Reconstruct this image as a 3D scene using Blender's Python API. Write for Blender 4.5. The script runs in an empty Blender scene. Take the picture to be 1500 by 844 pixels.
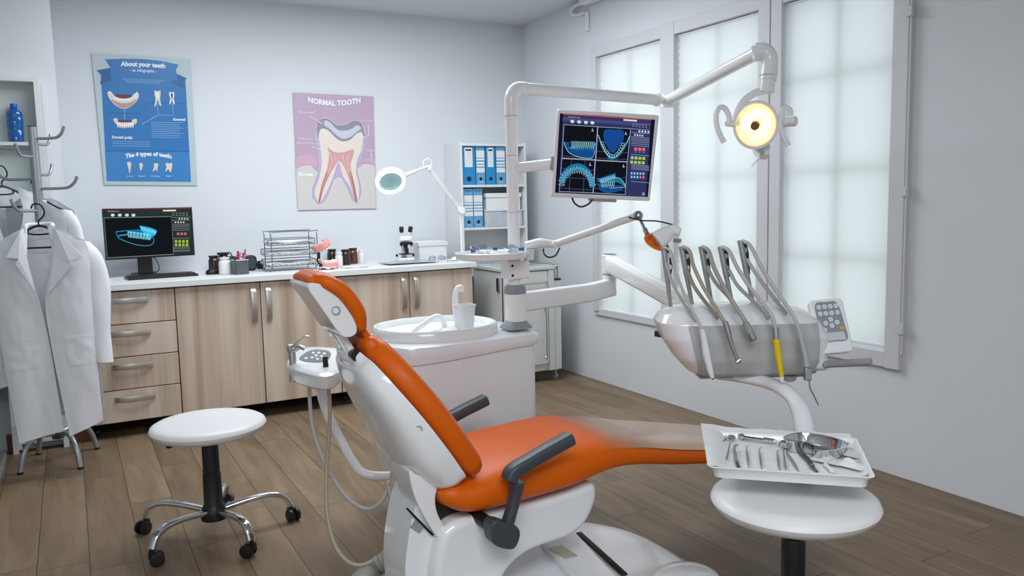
import bpy, bmesh, math, random
from mathutils import Vector, Matrix, noise
random.seed(7)
PI=math.pi
SC=bpy.context.scene
COL=SC.collection
# ------------------------------------------------------------------ camera geometry
YAW,PIT,ROL,FOC,HC=0.49903259,0.10832798,-0.02266178,1184.88919,1.36
def _basis():
    f=Vector((math.sin(YAW)*math.cos(PIT),math.cos(YAW)*math.cos(PIT),-math.sin(PIT)))
    r=Vector((math.cos(YAW),-math.sin(YAW),0)); u=r.cross(f)
    c,s=math.cos(ROL),math.sin(ROL)
    return f,(c*r+s*u),(-s*r+c*u)
CF,CR,CU=_basis(); CC=Vector((0,0,HC))
def ray(x,y): return CF+CR*((x-750)/FOC)+CU*((422-y)/FOC)
def at_z(x,y,z): d=ray(x,y); return CC+d*((z-HC)/d.z)
def at_x(x,y,X): d=ray(x,y); return CC+d*(X/d.x)
def at_y(x,y,Y): d=ray(x,y); return CC+d*(Y/d.y)
def at_d(x,y,D): return CC+ray(x,y)*D
def at_col(x,y,X,Y):
    d=ray(x,y); return CC+d*(math.hypot(X,Y)/math.hypot(d.x,d.y))
def at_pl(x,y,o,n): d=ray(x,y); return CC+d*((o-CC).dot(n)/d.dot(n))
# ------------------------------------------------------------------ materials
def lin(c):
    if isinstance(c,str):
        c=c.lstrip('#'); c=tuple(int(c[i:i+2],16) for i in (0,2,4))
    c=[v/255 for v in c]
    return tuple((v/12.92 if v<=.04045 else ((v+.055)/1.055)**2.4) for v in c)+(1,)
MATS={}
def mat(name,col,rough=.5,metal=0,coat=0,trans=0,alpha=1,emit=None,es=1,bump=0,bs=200,spec=.5,ior=1.45,sss=0,var=0,vs=6):
    if name in MATS: return MATS[name]
    m=bpy.data.materials.new(name); m.use_nodes=True; nt=m.node_tree; b=nt.nodes['Principled BSDF']
    b.inputs['Base Color'].default_value=lin(col); b.inputs['Roughness'].default_value=rough
    b.inputs['Metallic'].default_value=metal; b.inputs['Coat Weight'].default_value=coat; b.inputs['Coat Roughness'].default_value=.08
    b.inputs['Transmission Weight'].default_value=trans; b.inputs['Alpha'].default_value=alpha
    b.inputs['Specular IOR Level'].default_value=spec; b.inputs['IOR'].default_value=ior
    if emit is not None:
        b.inputs['Emission Color'].default_value=lin(emit); b.inputs['Emission Strength'].default_value=es
    tc=nt.nodes.new('ShaderNodeTexCoord')
    if var:
        n=nt.nodes.new('ShaderNodeTexNoise'); n.inputs['Scale'].default_value=vs; n.inputs['Detail'].default_value=4
        nt.links.new(tc.outputs['Object'],n.inputs['Vector'])
        mx=nt.nodes.new('ShaderNodeMix'); mx.data_type='RGBA'
        c=lin(col); mx.inputs[6].default_value=tuple(v*(1-var) for v in c[:3])+(1,); mx.inputs[7].default_value=tuple(min(1,v*(1+var)) for v in c[:3])+(1,)
        nt.links.new(n.outputs['Fac'],mx.inputs[0]); nt.links.new(mx.outputs[2],b.inputs['Base Color'])
    if bump:
        n=nt.nodes.new('ShaderNodeTexNoise'); n.inputs['Scale'].default_value=bs; n.inputs['Detail'].default_value=3
        nt.links.new(tc.outputs['Object'],n.inputs['Vector'])
        bp=nt.nodes.new('ShaderNodeBump'); bp.inputs['Strength'].default_value=bump; bp.inputs['Distance'].default_value=.002
        nt.links.new(n.outputs['Fac'],bp.inputs['Height']); nt.links.new(bp.outputs['Normal'],b.inputs['Normal'])
    MATS[name]=m; return m
def emat(name,col,st=1):
    if name in MATS: return MATS[name]
    m=bpy.data.materials.new(name); m.use_nodes=True; nt=m.node_tree; nt.nodes.clear()
    e=nt.nodes.new('ShaderNodeEmission'); o=nt.nodes.new('ShaderNodeOutputMaterial')
    e.inputs['Color'].default_value=lin(col); e.inputs['Strength'].default_value=st
    nt.links.new(e.outputs[0],o.inputs['Surface']); MATS[name]=m; return m
# ------------------------------------------------------------------ mesh gathering
def frame(o,z,x=None):
    z=Vector(z).normalized()
    if x is None: x=Vector((1,0,0)) if abs(z.x)<.9 else Vector((0,1,0))
    x=Vector(x); x=(x-z*x.dot(z)).normalized(); y=z.cross(x)
    return Matrix(((x.x,y.x,z.x,o[0]),(x.y,y.y,z.y,o[1]),(x.z,y.z,z.z,o[2]),(0,0,0,1)))
def cr(pts,n=8,closed=False):
    P=[Vector(p) for p in pts]; N=len(P); out=[]
    if N<3: return P
    rng=range(N if closed else N-1)
    for i in rng:
        p0=P[(i-1)%N] if (closed or i>0) else P[0]*2-P[1]
        p1=P[i];p2=P[(i+1)%N]
        p3=P[(i+2)%N] if (closed or i+2<N) else P[-1]*2-P[-2]
        for k in range(n):
            t=k/n
            out.append(.5*((2*p1)+(-p0+p2)*t+(2*p0-5*p1+4*p2-p3)*t*t+(-p0+3*p1-3*p2+p3)*t**3))
    if not closed: out.append(P[-1])
    return out
def lerpt(tab,t):
    if t<=tab[0][0]: return tab[0][1]
    for (a,va),(b,vb) in zip(tab,tab[1:]):
        if t<=b:
            k=(t-a)/(b-a); k2=k
            return va+(vb-va)*k2
    return tab[-1][1]
def rrect(w,h,r,n=5,cx=0,cy=0):
    r=min(r,w/2-1e-5,h/2-1e-5); o=[]
    for (sx,sy,a0) in ((1,1,0),(-1,1,90),(-1,-1,180),(1,-1,270)):
        for k in range(n+1):
            a=math.radians(a0+90*k/n); o.append((cx+sx*(w/2-r)+r*math.cos(a),cy+sy*(h/2-r)+r*math.sin(a)))
    return o
def ell(a,b,n=32,p=1,cx=0,cy=0):
    o=[]
    for k in range(n):
        t=2*PI*k/n; c,s=math.cos(t),math.sin(t)
        o.append((cx+a*math.copysign(abs(c)**p,c),cy+b*math.copysign(abs(s)**p,s)))
    return o
_TX={}
def text_mesh(s,bold=0):
    k=(s,bold)
    if k in _TX: return _TX[k]
    cu=bpy.data.curves.new('tx','FONT'); cu.body=s; cu.size=1; cu.align_x='LEFT'; cu.offset=bold; cu.resolution_u=2
    ob=bpy.data.objects.new('tx',cu); COL.objects.link(ob)
    bpy.context.view_layer.update()
    dg=bpy.context.evaluated_depsgraph_get(); me=bpy.data.meshes.new_from_object(ob.evaluated_get(dg))
    v=[tuple(q.co)[:2] for q in me.vertices]; f=[tuple(p.vertices) for p in me.polygons]
    bpy.data.objects.remove(ob); bpy.data.curves.remove(cu); bpy.data.meshes.remove(me)
    _TX[k]=(v,f); return _TX[k]
def wm(o):
    M=Matrix.Identity(4)
    while o is not None:
        M=Matrix.LocRotScale(o.location,o.rotation_euler,o.scale)@M; o=o.parent
    return M
class G:
    def __init__(s,m=None,T=None):
        s.v=[];s.f=[];s.mi=[];s.mats=[];s.cur=0;s.T=T or Matrix.Identity(4)
        if m: s.use(m)
    def use(s,m):
        if m not in s.mats: s.mats.append(m)
        s.cur=s.mats.index(m); return s
    def t(s,M): s.T=M; return s
    def add(s,vs,fs):
        b=len(s.v); s.v+=[s.T@Vector(v) for v in vs]; s.f+=[tuple(i+b for i in f) for f in fs]; s.mi+=[s.cur]*len(fs); return s
    def box(s,x0,x1,y0,y1,z0,z1):
        return s.add([(x,y,z) for z in (z0,z1) for y in (y0,y1) for x in (x0,x1)],[(0,2,3,1),(4,5,7,6),(0,1,5,4),(2,6,7,3),(0,4,6,2),(1,3,7,5)])
    def cbox(s,c,w,d,h): return s.box(c[0]-w/2,c[0]+w/2,c[1]-d/2,c[1]+d/2,c[2]-h/2,c[2]+h/2)
    def loft(s,rings,caps=True,closed=False):
        n=len(rings[0]); vs=[p for r in rings for p in r]; fs=[]; m=len(rings)
        for i in range(m if closed else m-1):
            a=i*n;b=((i+1)%m)*n
            for k in range(n): fs.append((a+k,a+(k+1)%n,b+(k+1)%n,b+k))
        if caps and not closed: fs.append(tuple(range(n))[::-1]); fs.append(tuple((m-1)*n+k for k in range(n)))
        return s.add(vs,fs)
    def grid(s,rows):
        n=len(rows[0]); vs=[p for r in rows for p in r]; fs=[]
        for i in range(len(rows)-1):
            for k in range(n-1): fs.append((i*n+k,i*n+k+1,(i+1)*n+k+1,(i+1)*n+k))
        return s.add(vs,fs)
    def lathe(s,prof,M=None,seg=32,sx=1,sy=1,caps=True):
        M=M or Matrix.Identity(4)
        rings=[[M@Vector((max(r,1e-5)*sx*math.cos(2*PI*k/seg),max(r,1e-5)*sy*math.sin(2*PI*k/seg),z)) for k in range(seg)] for r,z in prof]
        return s.loft(rings,caps=caps)
    def cyl(s,p0,p1,r0,r1=None,seg=20):
        p0=Vector(p0);p1=Vector(p1); r1=r0 if r1 is None else r1
        return s.lathe([(r0,0),(r1,(p1-p0).length)],frame(p0,p1-p0),seg)
    def ball(s,c,r,seg=20,sz=1):
        return s.lathe([(r*math.sin(PI*k/10),-r*sz*math.cos(PI*k/10)) for k in range(11)],Matrix.Translation(Vector(c)),seg)
    def sweep(s,pts,sec,up=None,scales=None,closed=False,caps=True):
        P=[Vector(p) for p in pts]; N=len(P); rings=[]
        T=[]
        for i in range(N):
            a=P[i-1] if (i>0 or closed) else P[i]; b=P[(i+1)%N] if (i<N-1 or closed) else P[i]
            T.append((b-a).normalized())
        if up is None:
            up=Vector((0,0,1)) if abs(T[0].z)<.9 else Vector((1,0,0)); fixed=False
        else: up=Vector(up); fixed=True
        x=(up-T[0]*up.dot(T[0])).normalized()
        for i in range(N):
            if fixed: x=(up-T[i]*up.dot(T[i])).normalized()
            else: x=(x-T[i]*x.dot(T[i])).normalized()
            y=T[i].cross(x); k=1 if scales is None else scales[i]
            rings.append([P[i]+(y*a+x*b)*k for a,b in sec])
        return s.loft(rings,caps=caps,closed=closed)
    def tube(s,pts,r,seg=10,n=6,smooth=True,closed=False):
        P=cr(pts,n,closed) if smooth and len(pts)>2 else [Vector(p) for p in pts]
        sc=None
        if isinstance(r,(list,tuple)):
            m=len(P)-1; q=len(r)-1; sc=[]
            for i in range(len(P)):
                t=i/m*q; j=min(int(t),q-1); sc.append(r[j]+(r[j+1]-r[j])*(t-j))
            r=1
        return s.sweep(P,[(r*math.cos(2*PI*k/seg),r*math.sin(2*PI*k/seg)) for k in range(seg)],None,sc,closed)
    def prism(s,poly,axis,a,b):
        def P(u,v,w): return {'x':(w,u,v),'y':(u,w,v),'z':(u,v,w)}[axis]
        return s.loft([[P(u,v,a) for u,v in poly],[P(u,v,b) for u,v in poly]])
    def obj(s,name,parent=None,label=None,cat=None,group=None,kind=None,bevel=0,seg=3,sub=0,smooth=True,angle=40,solid=0,coll=None):
        me=bpy.data.meshes.new(name); L=wm(parent).inverted() if parent else Matrix.Identity(4)
        v=[L@q for q in s.v]; loc=None
        if parent is None:
            xs=[q.x for q in v];ys=[q.y for q in v];zs=[q.z for q in v]
            loc=Vector(((min(xs)+max(xs))/2,(min(ys)+max(ys))/2,min(zs))); v=[q-loc for q in v]
        me.from_pydata([tuple(q) for q in v],[],s.f)
        for m in s.mats: me.materials.append(m)
        for p,i in zip(me.polygons,s.mi): p.material_index=i
        bm=bmesh.new(); bm.from_mesh(me); bmesh.ops.recalc_face_normals(bm,faces=bm.faces); bm.to_mesh(me); bm.free()
        if smooth:
            me.polygons.foreach_set('use_smooth',[True]*len(me.polygons)); me.set_sharp_from_angle(angle=math.radians(angle))
        me.update()
        o=bpy.data.objects.new(name,me); COL.objects.link(o)
        if loc is not None: o.location=loc
        if parent: o.parent=parent
        if solid:
            m=o.modifiers.new('solid','SOLIDIFY'); m.thickness=solid; m.offset=0
            if smooth: e=o.modifiers.new('split','EDGE_SPLIT'); e.split_angle=math.radians(50)
        if bevel:
            m=o.modifiers.new('bevel','BEVEL'); m.width=bevel; m.segments=seg; m.limit_method='ANGLE'; m.angle_limit=math.radians(38); m.harden_normals=False
            if smooth: me.polygons.foreach_set('use_smooth',[True]*len(me.polygons))
        if sub:
            m=o.modifiers.new('sub','SUBSURF'); m.levels=sub; m.render_levels=sub
        tagp(o,label,cat,group,kind); return o
def tagp(o,label=None,cat=None,group=None,kind=None):
    if label: o['label']=label
    if cat: o['category']=cat
    if group: o['group']=group
    if kind: o['kind']=kind
    return o
def thing(name,label,cat,loc=(0,0,0),rz=0,group=None):
    o=bpy.data.objects.new(name,None); COL.objects.link(o); o.empty_display_size=.05
    o.location=loc; o.rotation_euler=(0,0,rz); return tagp(o,label,cat,group)
def dup(root,loc,rz=0,label=None,group=None):
    r=root.copy(); COL.objects.link(r); r.location=loc; r.rotation_euler=(0,0,rz)
    if label: r['label']=label
    if group: r['group']=group
    for ch in list(root.children):
        c=ch.copy(); COL.objects.link(c); c.parent=r
        for g in list(ch.children):
            d=g.copy(); COL.objects.link(d); d.parent=c
    return r
# flat print on a surface: points given as 3D by a mapping fn, lifted towards the viewer side
class Print:
    def __init__(s,fn,n): s.g=G(); s.fn=fn; s.n=Vector(n); s.k=1
    def pos(s,u,v): return s.fn(u,v)+s.n*(.0004*s.k)
    def poly(s,m,pts): s.g.use(m); s.g.add([s.pos(*p) for p in pts],[tuple(range(len(pts)))]); return s
    def rect(s,m,x0,y0,x1,y1): return s.poly(m,[(x0,y0),(x1,y0),(x1,y1),(x0,y1)])
    def line(s,m,pts,w,closed=False):
        s.g.use(m); P=[Vector((p[0],p[1])) for p in pts]; N=len(P); L=[];R=[]
        for i in range(N):
            a=P[i-1] if (i>0 or closed) else P[i]; b=P[(i+1)%N] if (i<N-1 or closed) else P[i]
            d=(b-a); d=d.normalized() if d.length>1e-9 else Vector((1,0)); q=Vector((-d.y,d.x))*w/2
            L.append(s.pos(*(P[i]+q)));R.append(s.pos(*(P[i]-q)))
        fs=[]
        for i in range(N if closed else N-1):
            j=(i+1)%N; fs.append((i,j,N+j,N+i))
        s.g.add(L+R,fs); return s
    def text(s,m,txt,x,y,size,fx=None,bold=.01,sx=1):
        v,f=text_mesh(txt,bold); s.g.use(m)
        s.g.add([s.pos(*( fx(a*size*sx,b*size) if fx else (x+a*size*sx,y-b*size))) for a,b in v],f); return s
    def up(s,k=1): s.k+=k; return s
    def obj(s,name,parent,**k): return s.g.obj(name,parent,smooth=False,**k)
def smooth2(pts,n=6,closed=True): return [(p.x,p.y) for p in cr([Vector((a,b,0)) for a,b in pts],n,closed)]

# ------------------------------------------------------------------ material set
M_white=mat('white_plastic','#f2f3f4',.22,coat=.3,bump=.02,bs=40)
M_whitem=mat('white_matte','#e4e6e8',.5,bump=.05)
M_shell=mat('white_gloss_shell','#eceef1',.16,coat=.5)
M_lamin=mat('white_laminate','#dde0e1',.45,bump=.05)
M_grey=mat('grey_plastic','#9a9c9a',.4,bump=.03)
M_bgrey=mat('bluish_grey_plastic','#9298a0',.4)
M_dark=mat('charcoal_plastic','#3e464c',.42,bump=.08,bs=500)
M_black=mat('black_plastic','#17181a',.4,bump=.05)
M_chrome=mat('chrome','#d4d6d8',.08,metal=1)
M_steel=mat('brushed_steel','#b4b6b8',.28,metal=1,bump=.04)
M_alu=mat('satin_aluminium','#b9bdc0',.36,metal=.5,bump=.04)
M_hand=mat('satin_nickel_handle','#c2bcb6',.34,metal=.8)
M_orange=mat('orange_leather','#d96003',.42,bump=.12,bs=350,spec=.32)
M_seat=mat('white_vinyl','#e4e5e6',.38,bump=.06,bs=300)
M_hose=mat('grey_hose','#bdbdba',.45)
M_hoseb=mat('beige_hose','#a9a08e',.45)
M_blackcable=mat('dark_cable','#22262e',.5)
M_cloth=mat('white_cotton','#e2e4ea',.9,bump=.15,bs=600)
M_paper=mat('paper','#e2e5e6',.7,bump=.03)
# ================================================================== ROOM
XR,YB,ZC=3.406,5.97,2.79
def paint(name,col,rough=.85):
    return mat(name,col,rough,bump=.12,bs=60,var=.012,vs=1.3,spec=.3)
M_wall=paint('wall_paint','#d9dde2'); M_ceil=paint('ceiling_paint','#d8dbdf')
# floor: wood-look planks running into the room (procedural)
def floor_mat():
    m=bpy.data.materials.new('plank_floor'); m.use_nodes=True; nt=m.node_tree; N=nt.nodes; L=nt.links; b=N['Principled BSDF']
    def node(t,**k):
        n=N.new('ShaderNode'+t)
        for a,v in k.items(): setattr(n,a,v)
        return n
    def math_(op,a,b_=None):
        n=node('Math',operation=op)
        for i,q in enumerate((a,b_)):
            if q is None: continue
            if isinstance(q,(int,float)): n.inputs[i].default_value=q
            else: L.new(q,n.inputs[i])
        return n.outputs[0]
    geo=node('NewGeometry'); sx=node('SeparateXYZ'); L.new(geo.outputs['Position'],sx.inputs[0])
    W=.1793
    u=math_('DIVIDE',math_('SUBTRACT',sx.outputs[0],.161),W); row=math_('FLOOR',u); fu=math_('FRACT',u)
    wn=node('TexWhiteNoise',noise_dimensions='1D'); L.new(row,wn.inputs['W'])
    v=math_('ADD',math_('DIVIDE',sx.outputs[1],1.18),wn.outputs['Value']); cell=math_('FLOOR',v); fv=math_('FRACT',v)
    cm=node('CombineXYZ'); L.new(row,cm.inputs[0]); L.new(cell,cm.inputs[1])
    w2=node('TexWhiteNoise',noise_dimensions='3D'); L.new(cm.outputs[0],w2.inputs['Vector'])
    # grain
    gv=node('CombineXYZ'); L.new(math_('MULTIPLY',sx.outputs[0],14.0),gv.inputs[0]); L.new(math_('MULTIPLY',sx.outputs[1],1.6),gv.inputs[1])
    L.new(math_('MULTIPLY',w2.outputs['Value'],50.0),gv.inputs[2])
    gn=node('TexNoise'); gn.inputs['Scale'].default_value=1.0; gn.inputs['Detail'].default_value=7; gn.inputs['Roughness'].default_value=.62; gn.inputs['Distortion'].default_value=.6
    L.new(gv.outputs[0],gn.inputs['Vector'])
    gv2=node('CombineXYZ'); L.new(math_('MULTIPLY',sx.outputs[0],6.0),gv2.inputs[0]); L.new(math_('MULTIPLY',sx.outputs[1],2.4),gv2.inputs[1]); L.new(math_('MULTIPLY',w2.outputs['Value'],31.0),gv2.inputs[2])
    kn=node('TexNoise'); kn.inputs['Scale'].default_value=1.0; kn.inputs['Detail'].default_value=2; L.new(gv2.outputs[0],kn.inputs['Vector'])
    cr_=node('ValToRGB'); e=cr_.color_ramp.elements
    e[0].position=.25; e[0].color=lin('#65543f'); e[1].position=.72; e[1].color=lin('#8b775f')
    x=e.new(.5); x.color=lin('#796650')
    L.new(gn.outputs['Fac'],cr_.inputs[0])
    kr=node('ValToRGB'); k=kr.color_ramp.elements; k[0].position=.24; k[0].color=(.62,.6,.58,1); k[1].position=.36; k[1].color=(1,1,1,1)
    L.new(kn.outputs['Fac'],kr.inputs[0])
    mm=node('Mix',data_type='RGBA',blend_type='MULTIPLY'); mm.inputs[0].default_value=.8; L.new(cr_.outputs[0],mm.inputs[6]); L.new(kr.outputs[0],mm.inputs[7])
    hs=node('HueSaturation'); L.new(mm.outputs[2],hs.inputs['Color']); L.new(math_('ADD',.88,math_('MULTIPLY',w2.outputs['Value'],.24)),hs.inputs['Value'])
    # joints
    du=math_('MULTIPLY',math_('MINIMUM',fu,math_('SUBTRACT',1.0,fu)),W); dv=math_('MULTIPLY',math_('MINIMUM',fv,math_('SUBTRACT',1.0,fv)),1.18)
    d=math_('MINIMUM',du,dv); j=math_('LESS_THAN',d,.0017)
    mj=node('Mix',data_type='RGBA'); L.new(j,mj.inputs[0]); L.new(hs.outputs[0],mj.inputs[6]); mj.inputs[7].default_value=lin('#3a322b')
    L.new(mj.outputs[2],b.inputs['Base Color'])
    b.inputs['Roughness'].default_value=.46; b.inputs['Specular IOR Level'].default_value=.4
    bp=node('Bump'); bp.inputs['Strength'].default_value=.25; bp.inputs['Distance'].default_value=.002
    hh=math_('SUBTRACT',math_('MULTIPLY',gn.outputs['Fac'],.3),j); L.new(hh,bp.inputs['Height']); L.new(bp.outputs[0],b.inputs['Normal'])
    return m
M_floor=floor_mat()
X0,Y0=-2.2,-1.6     # rear extent of the room (behind the camera)
def struct(g,name,**k): return g.obj(name,None,kind='structure',**k)
struct(G(M_floor).box(X0-.1,XR+.1,Y0-.1,YB+.1,-.06,0),'floor',smooth=False)
struct(G(M_ceil).box(X0-.1,XR+.15,Y0-.1,YB+.1,ZC,ZC+.08),'ceiling',smooth=False)
struct(G(M_wall).box(.0,XR+.1,YB,YB+.1,0,ZC),'wall_back',smooth=False)
struct(G(M_wall).box(X0-.1,.0,5.32,YB+.1,0,ZC),'wall_back_left',smooth=False)
struct(G(M_wall).box(X0-.1,X0,Y0,5.32,0,ZC),'wall_left',smooth=False)
struct(G(M_wall).box(X0-.1,XR+.1,Y0-.1,Y0,0,ZC),'wall_front',smooth=False)
# right wall with the window opening
WY0,WY1,WZ0,WZ1=2.44,4.93,.545,2.44
g=G(M_wall); T=.22
g.box(XR,XR+T,Y0-.1,WY0,0,ZC); g.box(XR,XR+T,WY1,YB+.1,0,ZC); g.box(XR,XR+T,WY0,WY1,0,WZ0); g.box(XR,XR+T,WY0,WY1,WZ1,ZC)
struct(g,'wall_right',smooth=False)
# sliding wardrobe at the left edge
M_ward=mat('grey_green_door','#8d9896',.35,bump=.03)
g=G(M_ward); g.box(-.47,-.43,4.2,5.3,.03,2.55)
wd=struct(g,'door_1',smooth=False)
struct(G(M_alu).box(-.48,-.392,3.6,5.3,0,.012).box(-.475,-.468,3.6,5.3,.012,.022).box(-.405,-.398,3.6,5.3,.012,.022),'trim_1',smooth=False)
g=G(M_wall); g.box(-.55,-.39,3.0,5.3,2.56,ZC); struct(g,'trim_2',smooth=False)
M_brown=mat('brown_skirting','#6a4532',.5,var=.15,vs=9)
struct(G(M_brown).box(-.392,-.29,5.305,5.32,0,.1).box(-.08,.04,5.305,5.32,0,.1),'baseboard_left',smooth=False,bevel=.002)
# ---------------------------------------------------------------- windows
M_frame=mat('window_frame_paint','#cfd1d5',.5,bump=.04,bs=80)
def blind_mat():
    m=bpy.data.materials.new('pleated_blind_fabric'); m.use_nodes=True; nt=m.node_tree; nt.nodes.clear(); N=nt.nodes
    o=N.new('ShaderNodeOutputMaterial'); d=N.new('ShaderNodeBsdfDiffuse'); t=N.new('ShaderNodeBsdfTranslucent'); mx=N.new('ShaderNodeMixShader')
    d.inputs['Color'].default_value=(.80,.83,.82,1); t.inputs['Color'].default_value=(.83,.87,.86,1); mx.inputs[0].default_value=.5
    n=N.new('ShaderNodeTexNoise'); n.inputs['Scale'].default_value=900; b=N.new('ShaderNodeBump'); b.inputs['Strength'].default_value=.15; b.inputs['Distance'].default_value=.001
    nt.links.new(n.outputs[0],b.inputs['Height']); nt.links.new(b.outputs[0],d.inputs['Normal'])
    nt.links.new(d.outputs[0],mx.inputs[1]); nt.links.new(t.outputs[0],mx.inputs[2]); nt.links.new(mx.outputs[0],o.inputs[0]); return m
M_blind=blind_mat()
def glass_mat(name,tint=(1,1,1,1),gl=.08):
    m=bpy.data.materials.new(name); m.use_nodes=True; nt=m.node_tree; nt.nodes.clear(); N=nt.nodes
    o=N.new('ShaderNodeOutputMaterial'); t=N.new('ShaderNodeBsdfTransparent'); g_=N.new('ShaderNodeBsdfGlossy'); g_.inputs['Roughness'].default_value=.02
    t.inputs['Color'].default_value=tint; mx=N.new('ShaderNodeMixShader'); mx.inputs[0].default_value=gl
    nt.links.new(t.outputs[0],mx.inputs[1]); nt.links.new(g_.outputs[0],mx.inputs[2]); nt.links.new(mx.outputs[0],o.inputs[0]); return m
M_glass=glass_mat('window_glass')
panes=[(4.162,4.886,.535,2.36),(3.321,4.031,.535,2.36),(2.497,3.158,.600,2.36)]
g=G(M_frame)
fx0,fx1=XR-.028,XR+.07
def fbar(y0,y1,z0,z1,x0=fx0): g.box(x0,fx1,y0,y1,z0,z1)
fbar(2.415,2.497,.52,2.44); fbar(3.158,3.237,.53,2.44); fbar(3.237,3.321,.53,2.44,fx0-.006); fbar(4.031,4.162,.53,2.44); fbar(4.886,4.945,.53,2.44)
fbar(2.419,4.941,2.36,2.437,fx0+.004); fbar(2.419,3.2,.523,.6,fx0+.004); fbar(3.2,4.941,.50,.55,fx0+.010)
wn=struct(g,'window_1',bevel=.004)
g=G(M_frame)
for (a,b,z0,z1) in panes:
    g.box(XR+.036,XR+.060,(a+b)/2-.012,(a+b)/2+.012,z0,z1)
    for z in (1.95,1.475,1.03): g.box(XR+.038,XR+.060,a,b,z-.010,z+.010)
    g.box(XR+.07,XR+.12,a-.06,a+.02,z0-.05,z1+.06); g.box(XR+.07,XR+.12,b-.02,b+.06,z0-.05,z1+.06)
    g.box(XR+.07,XR+.12,a,b,z0-.06,z0+.02); g.box(XR+.07,XR+.12,a,b,z1-.02,z1+.06)
struct(g,'trim_3',smooth=False)
for i,(a,b,z0,z1) in enumerate(panes):
    struct(G(M_glass).box(XR+.0605,XR+.0645,a-.01,b+.01,z0-.01,z1+.01),'window_%d'%(i+2),smooth=False)
# espagnolette rod on the frame's outer edge
g=G(M_frame); g.cyl((XR-.028,2.403,.60),(XR-.028,2.403,2.6),.0055,seg=12)
for z in (2.16,1.36,.72): g.box(XR-.045,XR-.026,2.392,2.420,z-.022,z+.022)
struct(g,'trim_4')
# pleated blinds (one per sash): things hanging on the window
def blind(a,b,z0,z1,lab,x,over=.0):
    t=thing('pleated_blind',lab,'window blind',(x,(a+b)/2,z0),0,'white pleated blinds over the three sashes')
    n=int((z1-z0)/.0215); rows=[]
    for i in range(n+1):
        z=z1-(z1-z0)*i/n; dx=.0030*(1 if i%2 else -1)
        row=[]
        for k in range(9):
            y=a+(b-a)*k/8
            w=.004*noise.noise(Vector((y*3,z*2,x*7+a)))
            if k in (0,8): y+= (.004 if i%2 else -.002)*(1 if k==0 else -1)
            row.append((x+dx+w,y,z))
        rows.append(row)
    G(M_blind).grid(rows).obj('fabric',t,angle=170)
    G(M_whitem).box(x-.008,x+.010,a+.002,b-.002,z0-.012,z0).obj('bottom_rail',t,bevel=.002)
    G(M_whitem).box(x-.010,x+.012,a,b,z1,z1+.012).obj('head_rail',t,bevel=.002)
    return t
blind(4.175,4.875,.553,2.345,'white pleated blind over the narrow far sash, nearest the room corner',XR+.012)
blind(3.328,4.024,.553,2.345,'white pleated blind over the middle sash, behind the bent lamp arm',XR+.012)
blind(2.513,3.150,.625,2.345,'white pleated blind over the near wide sash, behind the keypad and round lamp',XR+.012)
# curtain/AC bracket in the ceiling corner, right wall
t=thing('wall_air_conditioner','white wall unit with piping, cut off by the top edge above the window','air conditioner',(3.35,4.7,2.735))
G(M_whitem).box(3.31,3.40,4.35,5.0,2.735,2.788).obj('housing',t,bevel=.02)
G(M_whitem).tube([(3.36,4.99,2.76),(3.36,5.10,2.76),(3.365,5.16,2.745),(3.38,5.18,2.72),(3.39,5.12,2.70),(3.39,5.02,2.70)],.013).obj('pipe',t)
G(M_whitem).box(3.388,3.404,4.985,5.02,2.56,2.70).obj('cable_duct',t,bevel=.003)
# ================================================================== COUNTER AND CABINETS
def wood_mat():
    m=bpy.data.materials.new('pale_wood_laminate'); m.use_nodes=True; nt=m.node_tree; N=nt.nodes; L=nt.links; b=N['Principled BSDF']
    tc=N.new('ShaderNodeTexCoord'); oi=N.new('ShaderNodeObjectInfo'); ad=N.new('ShaderNodeVectorMath'); ad.operation='ADD'
    geo=N.new('ShaderNodeNewGeometry'); L.new(geo.outputs['Position'],ad.inputs[0])
    ml=N.new('ShaderNodeMath'); ml.operation='MULTIPLY'; ml.inputs[1].default_value=9; L.new(oi.outputs['Random'],ml.inputs[0]); L.new(ml.outputs[0],ad.inputs[1])
    mp=N.new('ShaderNodeMapping'); mp.inputs['Scale'].default_value=(9,9,.45); L.new(ad.outputs[0],mp.inputs[0])
    n=N.new('ShaderNodeTexNoise'); n.inputs['Scale'].default_value=1; n.inputs['Detail'].default_value=3; n.inputs['Distortion'].default_value=.35; L.new(mp.outputs[0],n.inputs['Vector'])
    mp2=N.new('ShaderNodeMapping'); mp2.inputs['Scale'].default_value=(120,120,2.0); L.new(ad.outputs[0],mp2.inputs[0])
    n2=N.new('ShaderNodeTexNoise'); n2.inputs['Scale'].default_value=1; n2.inputs['Detail'].default_value=2; L.new(mp2.outputs[0],n2.inputs['Vector'])
    r=N.new('ShaderNodeValToRGB'); e=r.color_ramp.elements; e[0].position=.30; e[0].color=lin('#a99482'); e[1].position=.66; e[1].color=lin('#d2c3b6')
    x=e.new(.46); x.color=lin('#c1ae9d'); x=e.new(.55); x.color=lin('#cbbaac')
    mx=N.new('ShaderNodeMath'); mx.operation='MULTIPLY_ADD'; mx.inputs[1].default_value=.22; L.new(n2.outputs[0],mx.inputs[0])
    sb=N.new('ShaderNodeMath'); sb.operation='ADD'; sb.inputs[1].default_value=-.11; L.new(n.outputs[0],sb.inputs[0]); L.new(sb.outputs[0],mx.inputs[2])
    L.new(mx.outputs[0],r.inputs[0]); L.new(r.outputs[0],b.inputs['Base Color']); b.inputs['Roughness'].default_value=.5; return m
M_wood=wood_mat()
M_carc=mat('cabinet_edge_dark','#5c4c40',.6)
CF_Y=5.245
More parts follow.
